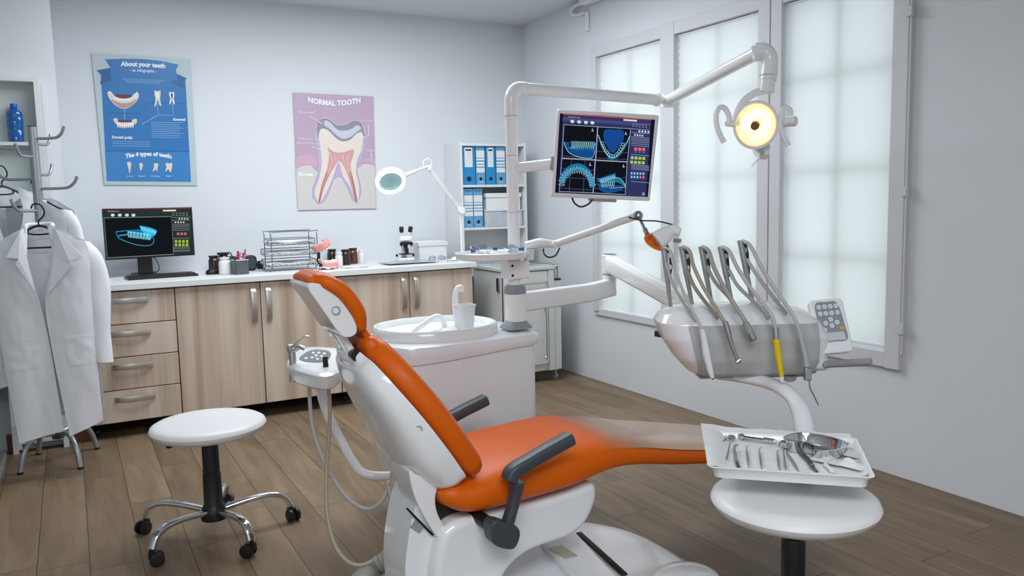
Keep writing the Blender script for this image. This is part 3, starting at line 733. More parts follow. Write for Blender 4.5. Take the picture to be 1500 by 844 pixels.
for s in (-1,1):
    q=G(M_white,T).cyl((s*.028,-.01,.185),(s*.032,-.03,.222),.017).obj('eyepiece_tube',t)
    G(M_black,T).cyl((s*.032,-.03,.222),(s*.035,-.045,.255),.016,.0165).obj('eyepiece',q)
for s in (-1,1): G(M_black,T).cyl((s*.055,.02,.045),(s*.070,.02,.045),.010).obj('focus_knob',t)
# white box with lid
BL=cpos(603,381.5); BR=cpos(650,380)
t=thing('storage_box','white cardboard box with lid on the worktop beside the microscope','storage box',(2.42,5.72,CZ))
G(M_paper).box(2.30,2.525,5.66,5.86,CZ,CZ+.128).obj('body',t,bevel=.003)
G(M_paper).box(2.293,2.532,5.653,5.867,CZ+.105,CZ+.137).obj('lid',t,bevel=.003)
p=cpos(622,382); G(mat('milky_green_plastic','#d4dfdc',.2,coat=.4),Matrix.Translation(p)).prism(rrect(.085,.05,.012,4),'z',0,.022).obj('slide_case',None,'small milky plastic case in front of the white lidded box','case',bevel=.004)
g=G(M_paper)
rows=[]
for j in range(7):
    rows.append([(2.46+.09*i/8,5.42+.07*j/6,CZ+.006+.022*math.sin(PI*i/8)*math.sin(PI*j/6)*(1+.6*noise.noise(Vector((i*.9,j*.9,2))))) for i in range(9)])
g.grid(rows).obj('gauze_bundle',None,'crumpled white gauze at the right end of the worktop','gauze',solid=.004)
# ---------------------------------------------------------------- magnifier lamp
M_ring=emat('ring_tube_light','#e8fffa',2.0)
LD=5.35
def lp(x,y,D=LD): return at_d(x,y,D)
t=thing('magnifier_lamp','white jointed magnifier lamp with glowing ring clamped at the worktop end','magnifier lamp',(2.505,5.35,CZ))
LX,LY=2.505,5.35; jm=at_col(675,308,LX,LY)
G(M_white).box(LX-.025,LX+.025,LY-.025,LY+.025,CZ,CZ+.05).obj('clamp',t,bevel=.004)
G(M_white).cyl((LX,LY,CZ+.05),(LX,LY,jm.z),.007).cyl((LX+.013,LY,CZ+.05),(LX+.013,LY,jm.z-.02),.003).obj('lower_arm',t)
ju=at_y(627,246,5.30); hd=at_y(572,265,5.15)
g=G(M_white); o=Vector((0,0,.010)); g.cyl(jm+o,ju+o,.006); g.cyl(jm-o,ju-o,.006); g.obj('upper_arm',t)
g=G(M_white); g.cyl(jm-Vector((0,.02,0)),jm+Vector((0,.02,0)),.026,seg=24); g.cyl(ju-Vector((0,.015,0)),ju+Vector((0,.015,0)),.018,seg=20); g.tube([ju+Vector((-.03,0,-.01)),ju+Vector((-.035,0,.04)),ju+Vector((0,0,.065)),ju+Vector((.03,0,.03)),ju],.003); g.obj('joint',t)
nn=Vector((-.15,-.78,-.62)).normalized()
T=frame(hd,nn)
yk=hd+Vector((.11,.05,.03))
G(M_white).tube([ju,ju+Vector((-.04,-.03,.0)),yk+Vector((.03,.02,.012)),yk],[.008,.008,.016,.03]).obj('yoke',t)
G(M_white,T).lathe([(.064,-.024),(.092,-.022),(.106,-.010),(.108,.0),(.104,.004),(.077,.004),(.076,-.016)],seg=48,caps=False).obj('lamp_head',t)
rr=[];g=G(M_ring,T); g.tube([(.088*math.cos(2*PI*k/40),.088*math.sin(2*PI*k/40),.010) for k in range(40)],.0125,12,1,smooth=False,closed=True); g.obj('ring_light',t)
G(mat('magnifier_lens','#c6eaec',.03,trans=.6,coat=.5),T).lathe([(.001,.004),(.035,.002),(.075,-.003),(.075,-.006),(.035,-.011),(.001,-.013)],seg=40).obj('lens',t)
# ---------------------------------------------------------------- tall shelf unit with binders
sx0,sx1,sy0,sy1,sz=2.665,3.245,5.67,5.965,1.81
t=thing('shelf_unit','tall white open shelf unit with blue binders in the room corner','shelf unit',((sx0+sx1)/2,5.82,0))
g=G(M_lamin); g.box(sx0,sx0+.018,sy0,sy1,0,sz); g.obj('side_panel',t,bevel=.001); G(M_lamin).box(sx1-.018,sx1,sy0,sy1,0,sz).obj('side_panel',t,bevel=.001)
G(M_lamin).box(sx0+.018,sx1-.018,sy1-.008,sy1,0,sz).obj('back_panel',t)
shz=[.06,.42,.78,1.145,1.475,sz-.018]
for z in shz: G(M_lamin).box(sx0+.018,sx1-.018,sy0+.001,sy1-.008,z-.010,z+.008).obj('shelf',t,bevel=.001)
M_bb=mat('binder_blue','#1f86c0',.4,bump=.1,bs=500); M_bs=mat('binder_dusty_blue','#5f9dc6',.45); M_lab=mat('binder_label','#dfe3e4',.6); M_hole=mat('finger_hole_black','#0c0e10',.5)
def binder(x,z,w,kind,label,group):
    h=.318 if z>1.4 else .30; p=Vector((x+w/2,sy0+.02,z)); t=thing('binder',label,'binder',p,0,group)
    T=Matrix.Translation(p); m=M_bb if kind=='solid' else M_bs
    G(m,T).box(-w/2,w/2,0,.005,0,h).box(-w/2,-w/2+.003,.003,.22,0,h).box(w/2-.003,w/2,.003,.22,0,h).obj('cover',t,bevel=.001)
    G(M_paper,T).box(-w/2+.005,w/2-.005,.008,.215,.006,h-.006).obj('pages',t)
    fr=lambda u,v: T@Vector((u,-.0005,v))
    P=Print(fr,(0,-1,0))
    if kind=='solid':
        P.rect(M_lab,-w*.30,h*.43,w*.30,h*.90); P.up(); P.rect(M_hole,-w*.22,h*.82,w*.22,h*.86)
        for k in range(7): P.line(M_bgrey,[(-w*.24,h*(.48+k*.045)),(w*.24,h*(.48+k*.045))],.0008)
        P.poly(M_hole,[(a,b) for a,b in ell(.003,.003,8,cy=h*.78)])
    else:
        P.rect(M_lab,-w*.48,h*.66,w*.48,h*.83); P.rect(M_lab,-w*.48,h*.595,w*.48,h*.64); P.rect(M_lab,-w*.48,h*.51,w*.48,h*.56); P.rect(M_lab,-w*.48,h*.44,w*.48,h*.485); P.rect(M_lab,-w*.48,h*.30,w*.48,h*.41); P.up(); P.rect(mat('label_blue','#2f62a4',.5),-w*.36,h*.93,w*.36,h*.96)
        for k in (-1,0,1): P.rect(M_lab,k*.014-.003,h*.055,k*.014+.003,h*.075)
    P.obj('spine_label',t)
    g=G(M_hole,T); g.cyl((0,-.0015,h*.145),(0,.003,h*.145),w*.17,seg=20); g.use(M_steel); g.obj('finger_hole',t)
bx=sx0+.022
gp='binders on the top shelf'
for w,k,l in ((.118,'solid','bright blue binder with tall label, leftmost on the top shelf'),(.080,'stripe','dusty blue striped-label binder between the two bright blue ones'),(.090,'solid','bright blue binder with tall label, right one on the top shelf'),(.084,'stripe','dusty blue striped-label binder beside the white pole, top shelf')):
    binder(bx+.002,1.4835,w-.006,k,l,gp); bx+=w+.003
gp='binders on the middle shelf'
bx=sx0+.030
for l in ('dusty blue striped binder by the shelf side, on the middle shelf','dusty blue striped binder next to the crinkled plastic box, middle shelf'):
    binder(bx,1.1535,.078,'stripe',l,gp); bx+=.083
t=thing('storage_box','clear crinkled plastic storage box on the middle shelf beside the binders','storage box',(2.98,5.8,1.154))
M_crk=mat('cloudy_plastic','#b4bcc4',.2,coat=.5,var=.25,vs=14)
G(M_crk).box(2.875,3.215,5.69,5.93,1.1535,1.275).obj('body',t,bevel=.006); G(M_lamin).box(2.87,3.22,5.685,5.935,1.275,1.283).obj('lid',t,bevel=.002)
G(M_paper).box(2.895,3.20,5.70,5.92,1.2835,1.405).obj('body',thing('storage_box','plain white lidded box stacked on the clear plastic box','storage box',(3.02,5.8,1.2835)),bevel=.003)
G(M_paper).box(2.887,3.208,5.692,5.928,1.383,1.417).obj('lid',bpy.data.objects['storage_box.002'] if 'storage_box.002' in bpy.data.objects else None,bevel=.003)
t=thing('storage_box','grey frosted box on the lower shelf under the round tray','storage box',(2.9,5.8,.788))
G(M_crk).box(2.72,2.92,5.70,5.93,.7885,.945).obj('body',t,bevel=.006); G(M_lamin).box(2.715,2.925,5.695,5.935,.945,.953).obj('lid',t,bevel=.002)
# ---------------------------------------------------------------- trolley
tx0,tx1,ty0,ty1=2.716,3.135,5.10,5.60
t=thing('instrument_trolley','white wheeled metal cabinet trolley behind the upright column','trolley',((tx0+tx1)/2,5.35,0))
M_tr=mat('trolley_grey_white','#d2d4d3',.4,bump=.03)
G(M_tr).box(tx0,tx1-.0,ty0+.015,ty1,.085,.845).obj('body',t,bevel=.004)
G(mat('trolley_top','#c8d2d0',.25,coat=.3)).box(tx0-.012,tx1+.010,ty0-.012,ty1+.005,.845,.872).obj('top',t,bevel=.004)
d=G(M_tr).box(tx0+.055,tx1-.055,ty0-.004,ty0+.016,.70,.835).obj('drawer',t,bevel=.003); G(M_steel).tube([(tx0+.08,ty0-.004,.752),(tx0+.09,ty0-.028,.752),(tx1-.09,ty0-.028,.752),(tx1-.08,ty0-.004,.752)],.005,8,3).obj('drawer_handle',d)
G(M_black).box(tx0+.055,tx1-.055,ty0+.010,ty0+.017,.62,.695).obj('open_shelf_shade',t); G(M_tr).box(tx0+.055,tx1-.055,ty0-.002,ty0+.017,.60,.618).obj('shelf_edge',t)  # black panel paints the shade of an open shelf on the solid body
d=G(M_tr).box(tx0+.055,tx1-.055,ty0-.004,ty0+.016,.14,.595).obj('door',t,bevel=.003); G(M_steel).tube([(tx1-.085,ty0-.004,.545),(tx1-.085,ty0-.026,.535),(tx1-.085,ty0-.026,.205),(tx1-.085,ty0-.004,.195)],.005,8,3).obj('door_handle',d)
for x in (tx0,tx1-.05): G(M_tr).box(x,x+.05,ty0-.006,ty0+.04,.085,.845).obj('corner_post',t,bevel=.004)
G(M_tr).box(tx1+.002,tx1+.06,ty0+.0,ty0+.04,.085,.76).obj('side_bracket',t,bevel=.004)
G(M_black).box(tx1+.004,tx1+.062,ty0-.004,ty0+.05,.762,.772).obj('bracket_cap',t)
G(M_steel).cyl((tx1+.02,ty0+.02,.775),(tx1+.02,ty0+.02,.86),.006).cyl((tx1+.045,ty0+.02,.775),(tx1+.045,ty0+.02,.86),.006).tube([(tx0+.2,ty0+.1,.888),(tx1-.02,ty0+.03,.886),(tx1+.032,ty0+.02,.868)],.006,8,4).ball((tx1+.032,ty0+.02,.862),.018).obj('push_rail',t)
G(M_steel).box(tx0-.014,tx0-.001,ty0+.06,ty0+.10,.70,.80).obj('latch',t,bevel=.004)
for x in (tx0+.04,tx1+.02):
    for y in (ty0+.03,ty1-.04):
        caster(t,x,y,.085,.032,M_bgrey)
# ================================================================== DENTAL CHAIR
YC=2.42
def V(x,y,z): return Vector((x,y,z))
def py(px,py_,Y): p=at_y(px,py_,Y); return (p.x,p.z)
def spine_frames(pts):
    P=[Vector((x,0,z)) for x,z in pts]; out=[]
    for i,p in enumerate(P):
        a=P[max(i-1,0)];b=P[min(i+1,len(P)-1)]; t=(b-a).normalized(); n=Vector((t.z,0,-t.x))
        if n.x+n.z<0: n=-n
        out.append((p,n))
    return out
def resample(vals,m):
    c=cr([Vector((v,0,0)) for v in vals],24); q=len(c)-1
    return [c[round(i/m*q)].x for i in range(m+1)]
def resample_old(vals,m):
    n=len(vals)-1; o=[]
    for i in range(m+1):
        t=i/m*n; j=min(int(t),n-1); k=t-j; k=k*k*(3-2*k) if not hasattr(vals[0],'__len__') else k
        o.append(vals[j]+(vals[j+1]-vals[j])*k)
    return o
def pad(g,pts,hw,th,n=24,p=.55,off=0.0,dish=0.0,yc=YC):
    """cushion: spine of (x,z), half widths hw, half thicknesses th; rounded ends"""
    sp=cr([Vector((x,0,z)) for x,z in pts],6); m=len(sp)-1; hw=resample(hw,m); th=resample(th,m)
    fr=spine_frames([(q.x,q.z) for q in sp]); rings=[]
    def ring(q,nn,w,t):
        r=[]
        for k in range(n):
            a=2*PI*k/n; c,s=math.cos(a),math.sin(a)
            y=w*math.copysign(abs(c)**p,c); z=t*math.copysign(abs(s)**p,s)
            if z>0: z-=dish*(1-(y/w)**2)*(z/t)
            r.append(q+nn*(z+off)+Vector((0,yc+y,0)))
        return r
    t0=(sp[0]-sp[1]).normalized(); t1=(sp[-1]-sp[-2]).normalized()
    e=th[0]*.9
    for a in (85,60,35): 
        rings.append(ring(sp[0]+t0*e*math.sin(math.radians(a)),fr[0][1],hw[0]-e*.9*(1-math.cos(math.radians(a))),th[0]*max(.08,math.cos(math.radians(a)))))
    for i in range(m+1): rings.append(ring(fr[i][0],fr[i][1],hw[i],th[i]))
    e=th[-1]*.9
    for a in (35,60,85): rings.append(ring(sp[-1]+t1*e*math.sin(math.radians(a)),fr[-1][1],hw[-1]-e*.9*(1-math.cos(math.radians(a))),th[-1]*max(.08,math.cos(math.radians(a)))))
    g.loft(rings); return g
def dshell(g,pts,hw,dep,f0,n=24,yc=YC,pw=.75):
    sp=cr([Vector((x,0,z)) for x,z in pts],6); m=len(sp)-1; hw=resample(hw,m); dep=resample(dep,m); fr=spine_frames([(q.x,q.z) for q in sp]); rings=[]
    def ring(q,nn,w,d):
        r=[]
        for k in range(n//2+1):
            a=PI*k/(n//2); r.append(q-nn*(f0+d*math.sin(a)**pw)+Vector((0,yc+w*math.copysign(abs(math.cos(a))**.8,math.cos(a)),0)))
        for k in range(1,n//2):
            u=k/(n//2); r.append(q-nn*(f0-.001)+Vector((0,yc-w*(1-2*u),0)))
        return r
    for i in range(m+1): rings.append(ring(fr[i][0],fr[i][1],hw[i],dep[i]))
    t0=(sp[0]-sp[1]).normalized(); t1=(sp[-1]-sp[-2]).normalized()
    rings.insert(0,ring(sp[0]+t0*.014,fr[0][1],hw[0]*.965,dep[0]*.82)); rings.insert(0,ring(sp[0]+t0*.02,fr[0][1],hw[0]*.90,dep[0]*.6))
    rings.append(ring(sp[-1]+t1*.012,fr[-1][1],hw[-1]*.95,dep[-1]*.8)); rings.append(ring(sp[-1]+t1*.017,fr[-1][1],hw[-1]*.86,dep[-1]*.55))
    g.loft(rings); return g
chair=thing('dental_chair','orange and white dental chair with raised backrest and charcoal armrests','dental chair',(1.35,YC,0))
# back cushion
bs=[(693,686,.24),(668,650,.25),(632,603,.245),(592,557,.215),(560,523,.155),(545,511,.115)]
pts=[py(a,b,YC-h) for a,b,h in bs]
G_=pad(G(M_orange),pts,[h for _,_,h in bs],[.046,.049,.049,.046,.040,.032],n=32,off=.010)
G_.obj('back_cushion',chair)
bs2=[(678,694,.225),(655,665,.24),(620,616,.235),(580,567,.20),(550,532,.15),(532,514,.105)]
pts2=[py(a,b,YC-h) for a,b,h in bs2]
dshell(G(M_shell),[pts[0],pts[1],pts[2],pts[3],pts[4],pts[5]],[.236,.248,.240,.208,.150,.108],[.108,.125,.105,.082,.058,.045],.030,n=32,pw=.55).obj('back_shell',chair)
# screw recess on shell
def dimple(px,pyy,Y,n,r,parent,m=M_black,name='screw_hole'):
    p=at_y(px,pyy,Y); T=frame(p,n); return G(M_bgrey,T).lathe([(r,-.01),(r,.003),(r*.8,.0032),(r*.7,-.004)],seg=20).obj(name,parent)
# headrest
hs=[(463,413,.095),(478,413,.125),(505,429,.135),(526,457,.132),(532,477,.12)]
hp=[py(a,b,YC-.125) for a,b,h in hs]
pad(G(M_orange),hp[::-1],[h for _,_,h in hs][::-1],[.024,.028,.028,.026,.018],n=28).obj('headrest_cushion',chair)
hsp=smooth2([py(x,y,YC-.11) for x,y in ((451,417),(462,415),(478,420),(500,437),(516,460),(523,482),(518,492),(504,494),(492,482),(478,462),(464,442),(454,428))],4)
G(M_shell).prism(hsp,'y',YC-.112,YC+.100).obj('headrest_shell',chair,bevel=.022,seg=6)
dimple(492,455,YC-.113,(-.2,-1,.1),.013,chair); dimple(613,629,YC-.236,(-.5,-1,-.3),.012,chair)
# neck: strap, white bar, knob
a=py(520,478,YC-.05);b=py(548,520,YC-.05)
G(M_orange).sweep([V(a[0]+.01,YC,a[1]),V(b[0]+.01,YC,b[1])],rrect(.17,.02,.008,3),up=(1,0,.3)).obj('neck_strap',chair)
pn=[py(497,488,YC-.04),py(512,512,YC-.04),py(540,560,YC-.04)]
G(M_shell).sweep([V(x,YC,z) for x,z in pn],rrect(.13,.022,.008,3),up=(1,0,.3)).obj('neck_bar',chair)
k=at_y(521,520,YC-.085); G(M_black).cyl(k-V(0,.012,0),k+V(0,.03,0),.018,.015).obj('neck_knob',chair)
# seat and leg rest
ss=[(.985,.455,.235,.050),(1.05,.440,.245,.062),(1.20,.452,.250,.075),(1.40,.466,.252,.076),(1.56,.482,.25,.060),(1.70,.466,.245,.050),(1.86,.430,.235,.045),(2.05,.395,.225,.042),(2.28,.350,.215,.040),(2.36,.335,.20,.036)]
pad(G(M_orange),[(s[0],s[1]) for s in ss],[s[2] for s in ss],[s[3] for s in ss],n=40,p=.62,dish=-.0,yc=YC).obj('seat_cushion',chair)
# cover film over the leg rest, window glare painted into its tan colour
M_film_glare=mat('foot_cover_glare_tan','#bb9577',.3,alpha=.9,coat=.3)
def glare_fade():  # painted glare fades in towards the foot end
    nt=M_film_glare.node_tree; b=nt.nodes['Principled BSDF']; ge=nt.nodes.new('ShaderNodeNewGeometry'); sx=nt.nodes.new('ShaderNodeSeparateXYZ'); nt.links.new(ge.outputs['Position'],sx.inputs[0])
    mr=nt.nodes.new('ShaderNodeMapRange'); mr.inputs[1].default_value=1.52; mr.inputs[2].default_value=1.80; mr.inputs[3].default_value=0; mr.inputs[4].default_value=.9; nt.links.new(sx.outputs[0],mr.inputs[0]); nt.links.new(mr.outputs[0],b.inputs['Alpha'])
glare_fade()
g=G(M_film_glare); rows=[]
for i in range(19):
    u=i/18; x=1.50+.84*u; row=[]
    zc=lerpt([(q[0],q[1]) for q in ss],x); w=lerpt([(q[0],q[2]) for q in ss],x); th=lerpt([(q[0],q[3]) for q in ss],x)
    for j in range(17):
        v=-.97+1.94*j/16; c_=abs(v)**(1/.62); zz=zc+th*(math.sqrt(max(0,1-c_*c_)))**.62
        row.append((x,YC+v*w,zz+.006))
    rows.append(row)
g.grid(rows).obj('foot_cover_glare',chair,solid=.002)
# armrests
def armrest(dy,lab=None):
    Y=2.13
    P=[at_y(*q,Y) for q in ((745,704),(752,690),(775,676),(800,661),(822,649),(836,641))]
    P=[p+V(0,dy,0) for p in P]
    g=G(M_dark); g.sweep(cr(P,5),rrect(.056,.040,.012,3),up=(-.3,0,1),scales=None)
    o=g.obj('armrest',chair,bevel=.004)
    a=at_y(757,712,Y)+V(0,dy,0); b=at_y(750,745,Y)+V(0,dy,0); c=at_y(741,775,Y)+V(0,dy,0)
    G(M_dark).sweep([a+V(0,0,.012),a,b,c],rrect(.034,.048,.012,3),up=(0,1,0),scales=[1.15,1.0,.85,.95]).obj('armrest_post',o)
    lump=[(716,762),(726,760),(742,765),(752,768),(756,778),(751,795),(742,801),(724,797),(716,790),(714,775)]
    pl=[py(x,y,Y) for x,y in lump]
    s=1 if dy==0 else -1
    G(M_dark).prism(smooth2(pl,3),'y',Y+dy-.03,Y+dy+.03).obj('armrest_hinge',o,bevel=.01)
    c=at_y(728,775,Y)+V(0,dy,0)
    G(M_black).cyl(c,c+V(-.02,s*.14,.01),.022,seg=16).obj('armrest_bracket',o)
armrest(0); armrest(.60)
# body mechanism
YN=2.215
def body(name,pxs,Y0_,y0,y1,m=M_shell,bevel=.03,seg=6,n=4,floor=None,extra=()):
    pl=[py(x,y,Y0_) for x,y in pxs]; pl=pl+list(extra)
    o=G(m).prism(pl,'y',y0,y1).obj(name,chair,bevel=bevel,seg=seg); return o
nose=smooth2([(646,792),(655,776),(672,764),(700,756),(760,742),(830,722),(868,708),(877,722),(872,745),(858,770),(838,787),(810,797),(780,808),(757,824),(740,846),(728,880),(690,905),(650,900),(636,850)],4)
body('seat_support',nose,YN,YN,2.62,bevel=.045,seg=7)
rear=smooth2([(614,730),(622,726),(636,765),(652,800),(660,850),(655,905),(625,925),(602,905),(594,850),(596,808),(603,765)],4)
body('pump_housing',rear,2.27,2.27,2.47,bevel=.05,seg=7)
link=smooth2([(600,690),(615,698),(640,694),(642,712),(638,730),(641,752),(652,775),(648,784),(642,789),(630,772),(615,745),(605,720)],3)
body('backrest_link',link,2.24,2.24,2.40,bevel=.018,seg=5)
body('mechanism',[(632,715),(670,725),(690,765),(650,780),(636,750)],2.28,2.28,2.38,m=mat('dark_mechanism','#2a2018',.5,var=.5,vs=60),bevel=.004)
G(M_bgrey).box(-.022,.022,-.002,.0,-.014,.014).t(Matrix.Identity(4))
c=at_y(611,771,2.268); T=Matrix.Translation(c)@Matrix.Rotation(-.15,4,'Z')@Matrix.Rotation(.65,4,'Y')
G(M_bgrey,T).box(-.018,.018,-.004,.02,-.013,.013).obj('rating_plate',chair)
s0=at_y(596,745,2.262);s1=at_y(634,784,2.262)
G(mat('seam_dark_blue','#12142a',.5)).cyl(s0,s1,.0035,seg=8).obj('body_seam',chair)
# base plate on the floor
def baseplate():
    def pl(d,z):
        pts=[(.86,2.62),(1.1,2.73),(1.5,2.735),(1.72,2.70),(1.83,2.58),(1.885,2.42),(1.885,2.2),(1.84,2.05),(1.72,1.93),(1.5,1.90),(1.1,1.95),(.88,2.15)]
        c=Vector((1.36,2.33,0)); r=[]
        for x,y in pts: q=Vector((x,y,0)); q=c+(q-c)*(1-d/(q-c).length); r.append((q.x,q.y,z))
        return [tuple(p) for p in cr([Vector(p) for p in r],5,True)]
    G(M_shell).loft([pl(0.012,.0),pl(0,.006),pl(0,.03),pl(.012,.048),pl(.04,.060),pl(.09,.068),pl(.16,.074)]).obj('base_plate',chair)
baseplate()
b0=at_z(848,781,.092); b1=at_z(915,842,.086)
G(mat('slot_dark_brown','#1e130c',.6)).sweep([b0,b1],rrect(.022,.008,.002,2),up=(0,0,1)).obj('base_slot',chair)
G(M_shell).sweep([b0+V(-.09,0,-.012),b1+V(-.11,.0,-.012)],rrect(.15,.05,.015,4),up=(0,0,1)).obj('base_cover',chair)
G(M_shell).lathe([(.14,0),(.14,.03),(.12,.060),(.085,.078),(.04,.088),(.001,.09)],Matrix.Translation((1.71,1.99,.045)),40,1.0,.85).obj('base_dome',chair)
pq=[at_z(x,y,.104) for x,y in ((803,803),(822,799),(846,814),(828,818))]
g=G(mat('engraved_plate','#b9b49a',.35,metal=.4)); g.add([tuple(p) for p in pq],[(0,1,2,3)]); g.obj('rating_plate',chair,solid=.002)
# corrugated hose from the housing to the floor outlet
M_corr=mat('grey_corrugated_hose','#a3a39c',.5)
P=cr([V(1.03,2.62,.10),at_z(566,822,.085),at_z(548,834,.06),at_z(530,848,.05),at_z(510,875,.04),at_z(500,940,.036)],40)
r=[.030+.005*math.cos(i*2*PI/8) for i in range(len(P))]
G(M_corr).sweep(P,[(math.cos(2*PI*k/16),math.sin(2*PI*k/16)) for k in range(16)],None,r).obj('suction_duct',None,'thick light grey corrugated hose coming out of the chair base','hose')
# ================================================================== CUSPIDOR UNIT AND COLUMN
unit=thing('cuspidor_unit','white water unit with spittoon bowl, cup filler and tall column behind the dental chair','dental unit',(1.4,3.25,.26))
UF=3.0
def plan(d):
    pts=[(1.115,3.10),(1.105,3.3),(1.17,3.44),(1.4,3.48),(1.73,3.44),(1.775,3.32),(1.775,3.12),(1.755,3.03),(1.66,3.0),(1.4,2.985),(1.24,2.985),(1.15,3.01)]
    c=Vector((1.4,3.23,0)); r=[]
    for x,y in pts: q=Vector((x,y,0)); q=c+(q-c)*(1+d/(q-c).length); r.append(q)
    return cr(r,6,True)
G(M_shell).loft([[(p.x,p.y,z) for p in plan(d)] for d,z in ((-.03,.25),(-.004,.262),(0,.30),(0,.70),(0,.745))]).obj('cabinet_body',unit)
lip=[]
for d,z in ((.0,.0),(.012,.004),(.018,.02),(.018,.044),(.012,.058),(-.005,.064),(-.03,.066)):
    lip.append([(p.x,p.y,.722+z-(.012*math.cos((p.x-1.05)/.7*PI)+.006 if z<.01 else 0)) for p in plan(d)])
G(M_shell).loft(lip).obj('top_deck',unit)
# basin
bc=(1.378,3.235); 
def bel(a,b,z,dx=0): return [(bc[0]+dx+x,bc[1]+y,z) for x,y in ell(a,b,48,.86)]
G(M_shell).loft([bel(.262,.235,.735),bel(.270,.238,.80),bel(.270,.234,.822),bel(.264,.228,.832),bel(.256,.221,.833),bel(.248,.212,.826),bel(.236,.200,.806),bel(.18,.15,.795),bel(.06,.05,.792),bel(.01,.01,.791)]).obj('spittoon_bowl',unit)
G(M_steel).cyl((bc[0],bc[1],.791),(bc[0],bc[1],.797),.022).obj('drain',unit)
G(M_shell).loft([[(1.49+x,3.19+y,z) for x,y in ell(a,b,32,.8)] for a,b,z in ((.11,.10,.79),(.105,.095,.802),(.09,.08,.810),(.06,.05,.811))]).obj('filler_ledge',unit)
# rinse spout
Yr=3.25
sp=[at_y(651,484,Yr),at_y(651,474,Yr),at_y(646,466,Yr),at_y(638,464,Yr),at_y(626,471,Yr),at_y(608,483,Yr),at_y(599,490,Yr-.02)]
G(M_white).tube(sp,.0125,12,5).obj('rinse_spout',unit); G(M_steel).cyl(sp[0]-V(0,0,.02),sp[0]+V(0,0,.004),.018).obj('spout_collar',unit)
# cup filler
c0=at_y(672,486,3.22)
sp=[V(c0.x,3.22,.80),at_y(667,450,3.22),at_y(667,432,3.22),at_y(670,423,3.22),at_y(675,421,3.22),at_y(676,427,3.22)]
G(M_white).tube(sp,[.016,.014,.012,.012,.012],12,5).obj('cup_filler_spout',unit)
cupb=at_y(682,487,3.14); cupt=at_y(680,446,3.14)
t=thing('plastic_cup','white square-sided cup standing beside the small filler spout','cup',(cupb.x,3.14,.811))
def sq(w,z,wr=.012): return [(cupb.x+x,3.14+y,z) for x,y in rrect(w,w,wr,4)]
ztop=cupt.z
G(M_whitem).loft([sq(.058,.8115),sq(.060,.816),sq(.074,ztop-.008),sq(.080,ztop-.007),sq(.080,ztop),sq(.070,ztop),sq(.054,.822)]).obj('body',t)
# column
cx,cy=1.71,3.11
def cz(y): return at_col(752,y,cx,cy).z
g=G(M_bgrey); z0=.797
g.loft([[(cx+x,cy+y,z) for x,y in rrect(w,w,.03,5)] for w,z in ((.125,z0),(.122,z0+.006),(.092,z0+.028),(.088,z0+.030))]).obj('column_foot',unit)
zA=cz(430); G(M_white).loft([[(cx+x,cy+y,z) for x,y in rrect(.084,.084,.028,6)] for z in (z0+.030,zA)]).obj('column',unit,bevel=.003)
zB=cz(417); G(M_bgrey).loft([[(cx+x,cy+y,z) for x,y in rrect(w,w,.03,6)] for w,z in ((.086,zA),(.088,zA+.006),(.084,zB-.006),(.066,zB))]).obj('column_collar',unit)
zC=cz(408);zD=cz(382)
G(M_white).cyl((cx,cy,zB),(cx,cy,zD+.06),.028,seg=28).obj('column_neck',unit)
G(M_white).box(cx-.05,cx+.052,cy-.045,cy+.04,zC,zD).obj('clamp_block',unit,bevel=.006)
for z in (zC+.018,zD-.018): G(M_black).cyl((cx-.035,cy-.047,z),(cx-.035,cy-.044,z),.006).obj('clamp_screw',unit)
# main pole, bend and lamp arm
pr=.0265
zP=at_col(755,128,cx,cy).z
J=at_z(972,150,zP-.01); hdv=(V(J.x,J.y,0)-V(cx,cy,0)).normalized()
top=[V(cx,cy,zD),V(cx,cy,zP-.10)]
G(M_white).cyl((cx,cy,zD+.02),(cx,cy,cz(170)),pr,seg=28).obj('lamp_pole',unit)
bend=[V(cx,cy,cz(170))]+[V(cx,cy,zP-.055)+hdv*.055*(1-math.cos(a))+V(0,0,.055*math.sin(a)) for a in [k*PI/12 for k in range(7)]]+[V(cx,cy,zP)+hdv*.075]
G(M_white).tube(bend,.0285,24,1,smooth=False).obj('pole_bend',unit)
for y in (170,228,311): G(M_bgrey).cyl((cx,cy,cz(y)-.0008),(cx,cy,cz(y)+.0008),pr+.0025 if y==170 else pr+.0006,seg=28).obj('pole_seam',unit)
G(M_white).cyl(V(cx,cy,zP)+hdv*.072,V(cx,cy,zP)+hdv*.080,.030,seg=28).obj('bend_collar',unit)
JL=(V(J.x,J.y,0)-V(cx,cy,0)).length
G(M_white).cyl(V(cx,cy,zP)+hdv*.075,V(cx,cy,zP)+hdv*(JL-.06),.027,seg=28).obj('lamp_arm',unit)
e0=V(cx,cy,zP)+hdv*(JL-.06)
G(M_white).cyl(e0,e0+hdv*.012,.033,seg=28).cyl(e0,e0+hdv*.08,.018,seg=20).obj('arm_joint',unit)
J2=V(cx,cy,zP)+hdv*(JL+.03)
G(M_white).cyl(J2-V(0,0,.033),J2+V(0,0,.033),.030,seg=24).obj('swivel',unit)
# rising lamp arm
L1=at_d(1112,76,3.22)
A0=J2+(L1-J2).normalized()*.02
G(M_white).cyl(A0,L1,.0285,.0265,seg=28).obj('lamp_spring_arm',unit)
G(M_white).cyl(L1-CF.cross(L1-A0).normalized()*.03,L1+CF.cross(L1-A0).normalized()*.03,.026).obj('elbow_joint',unit)
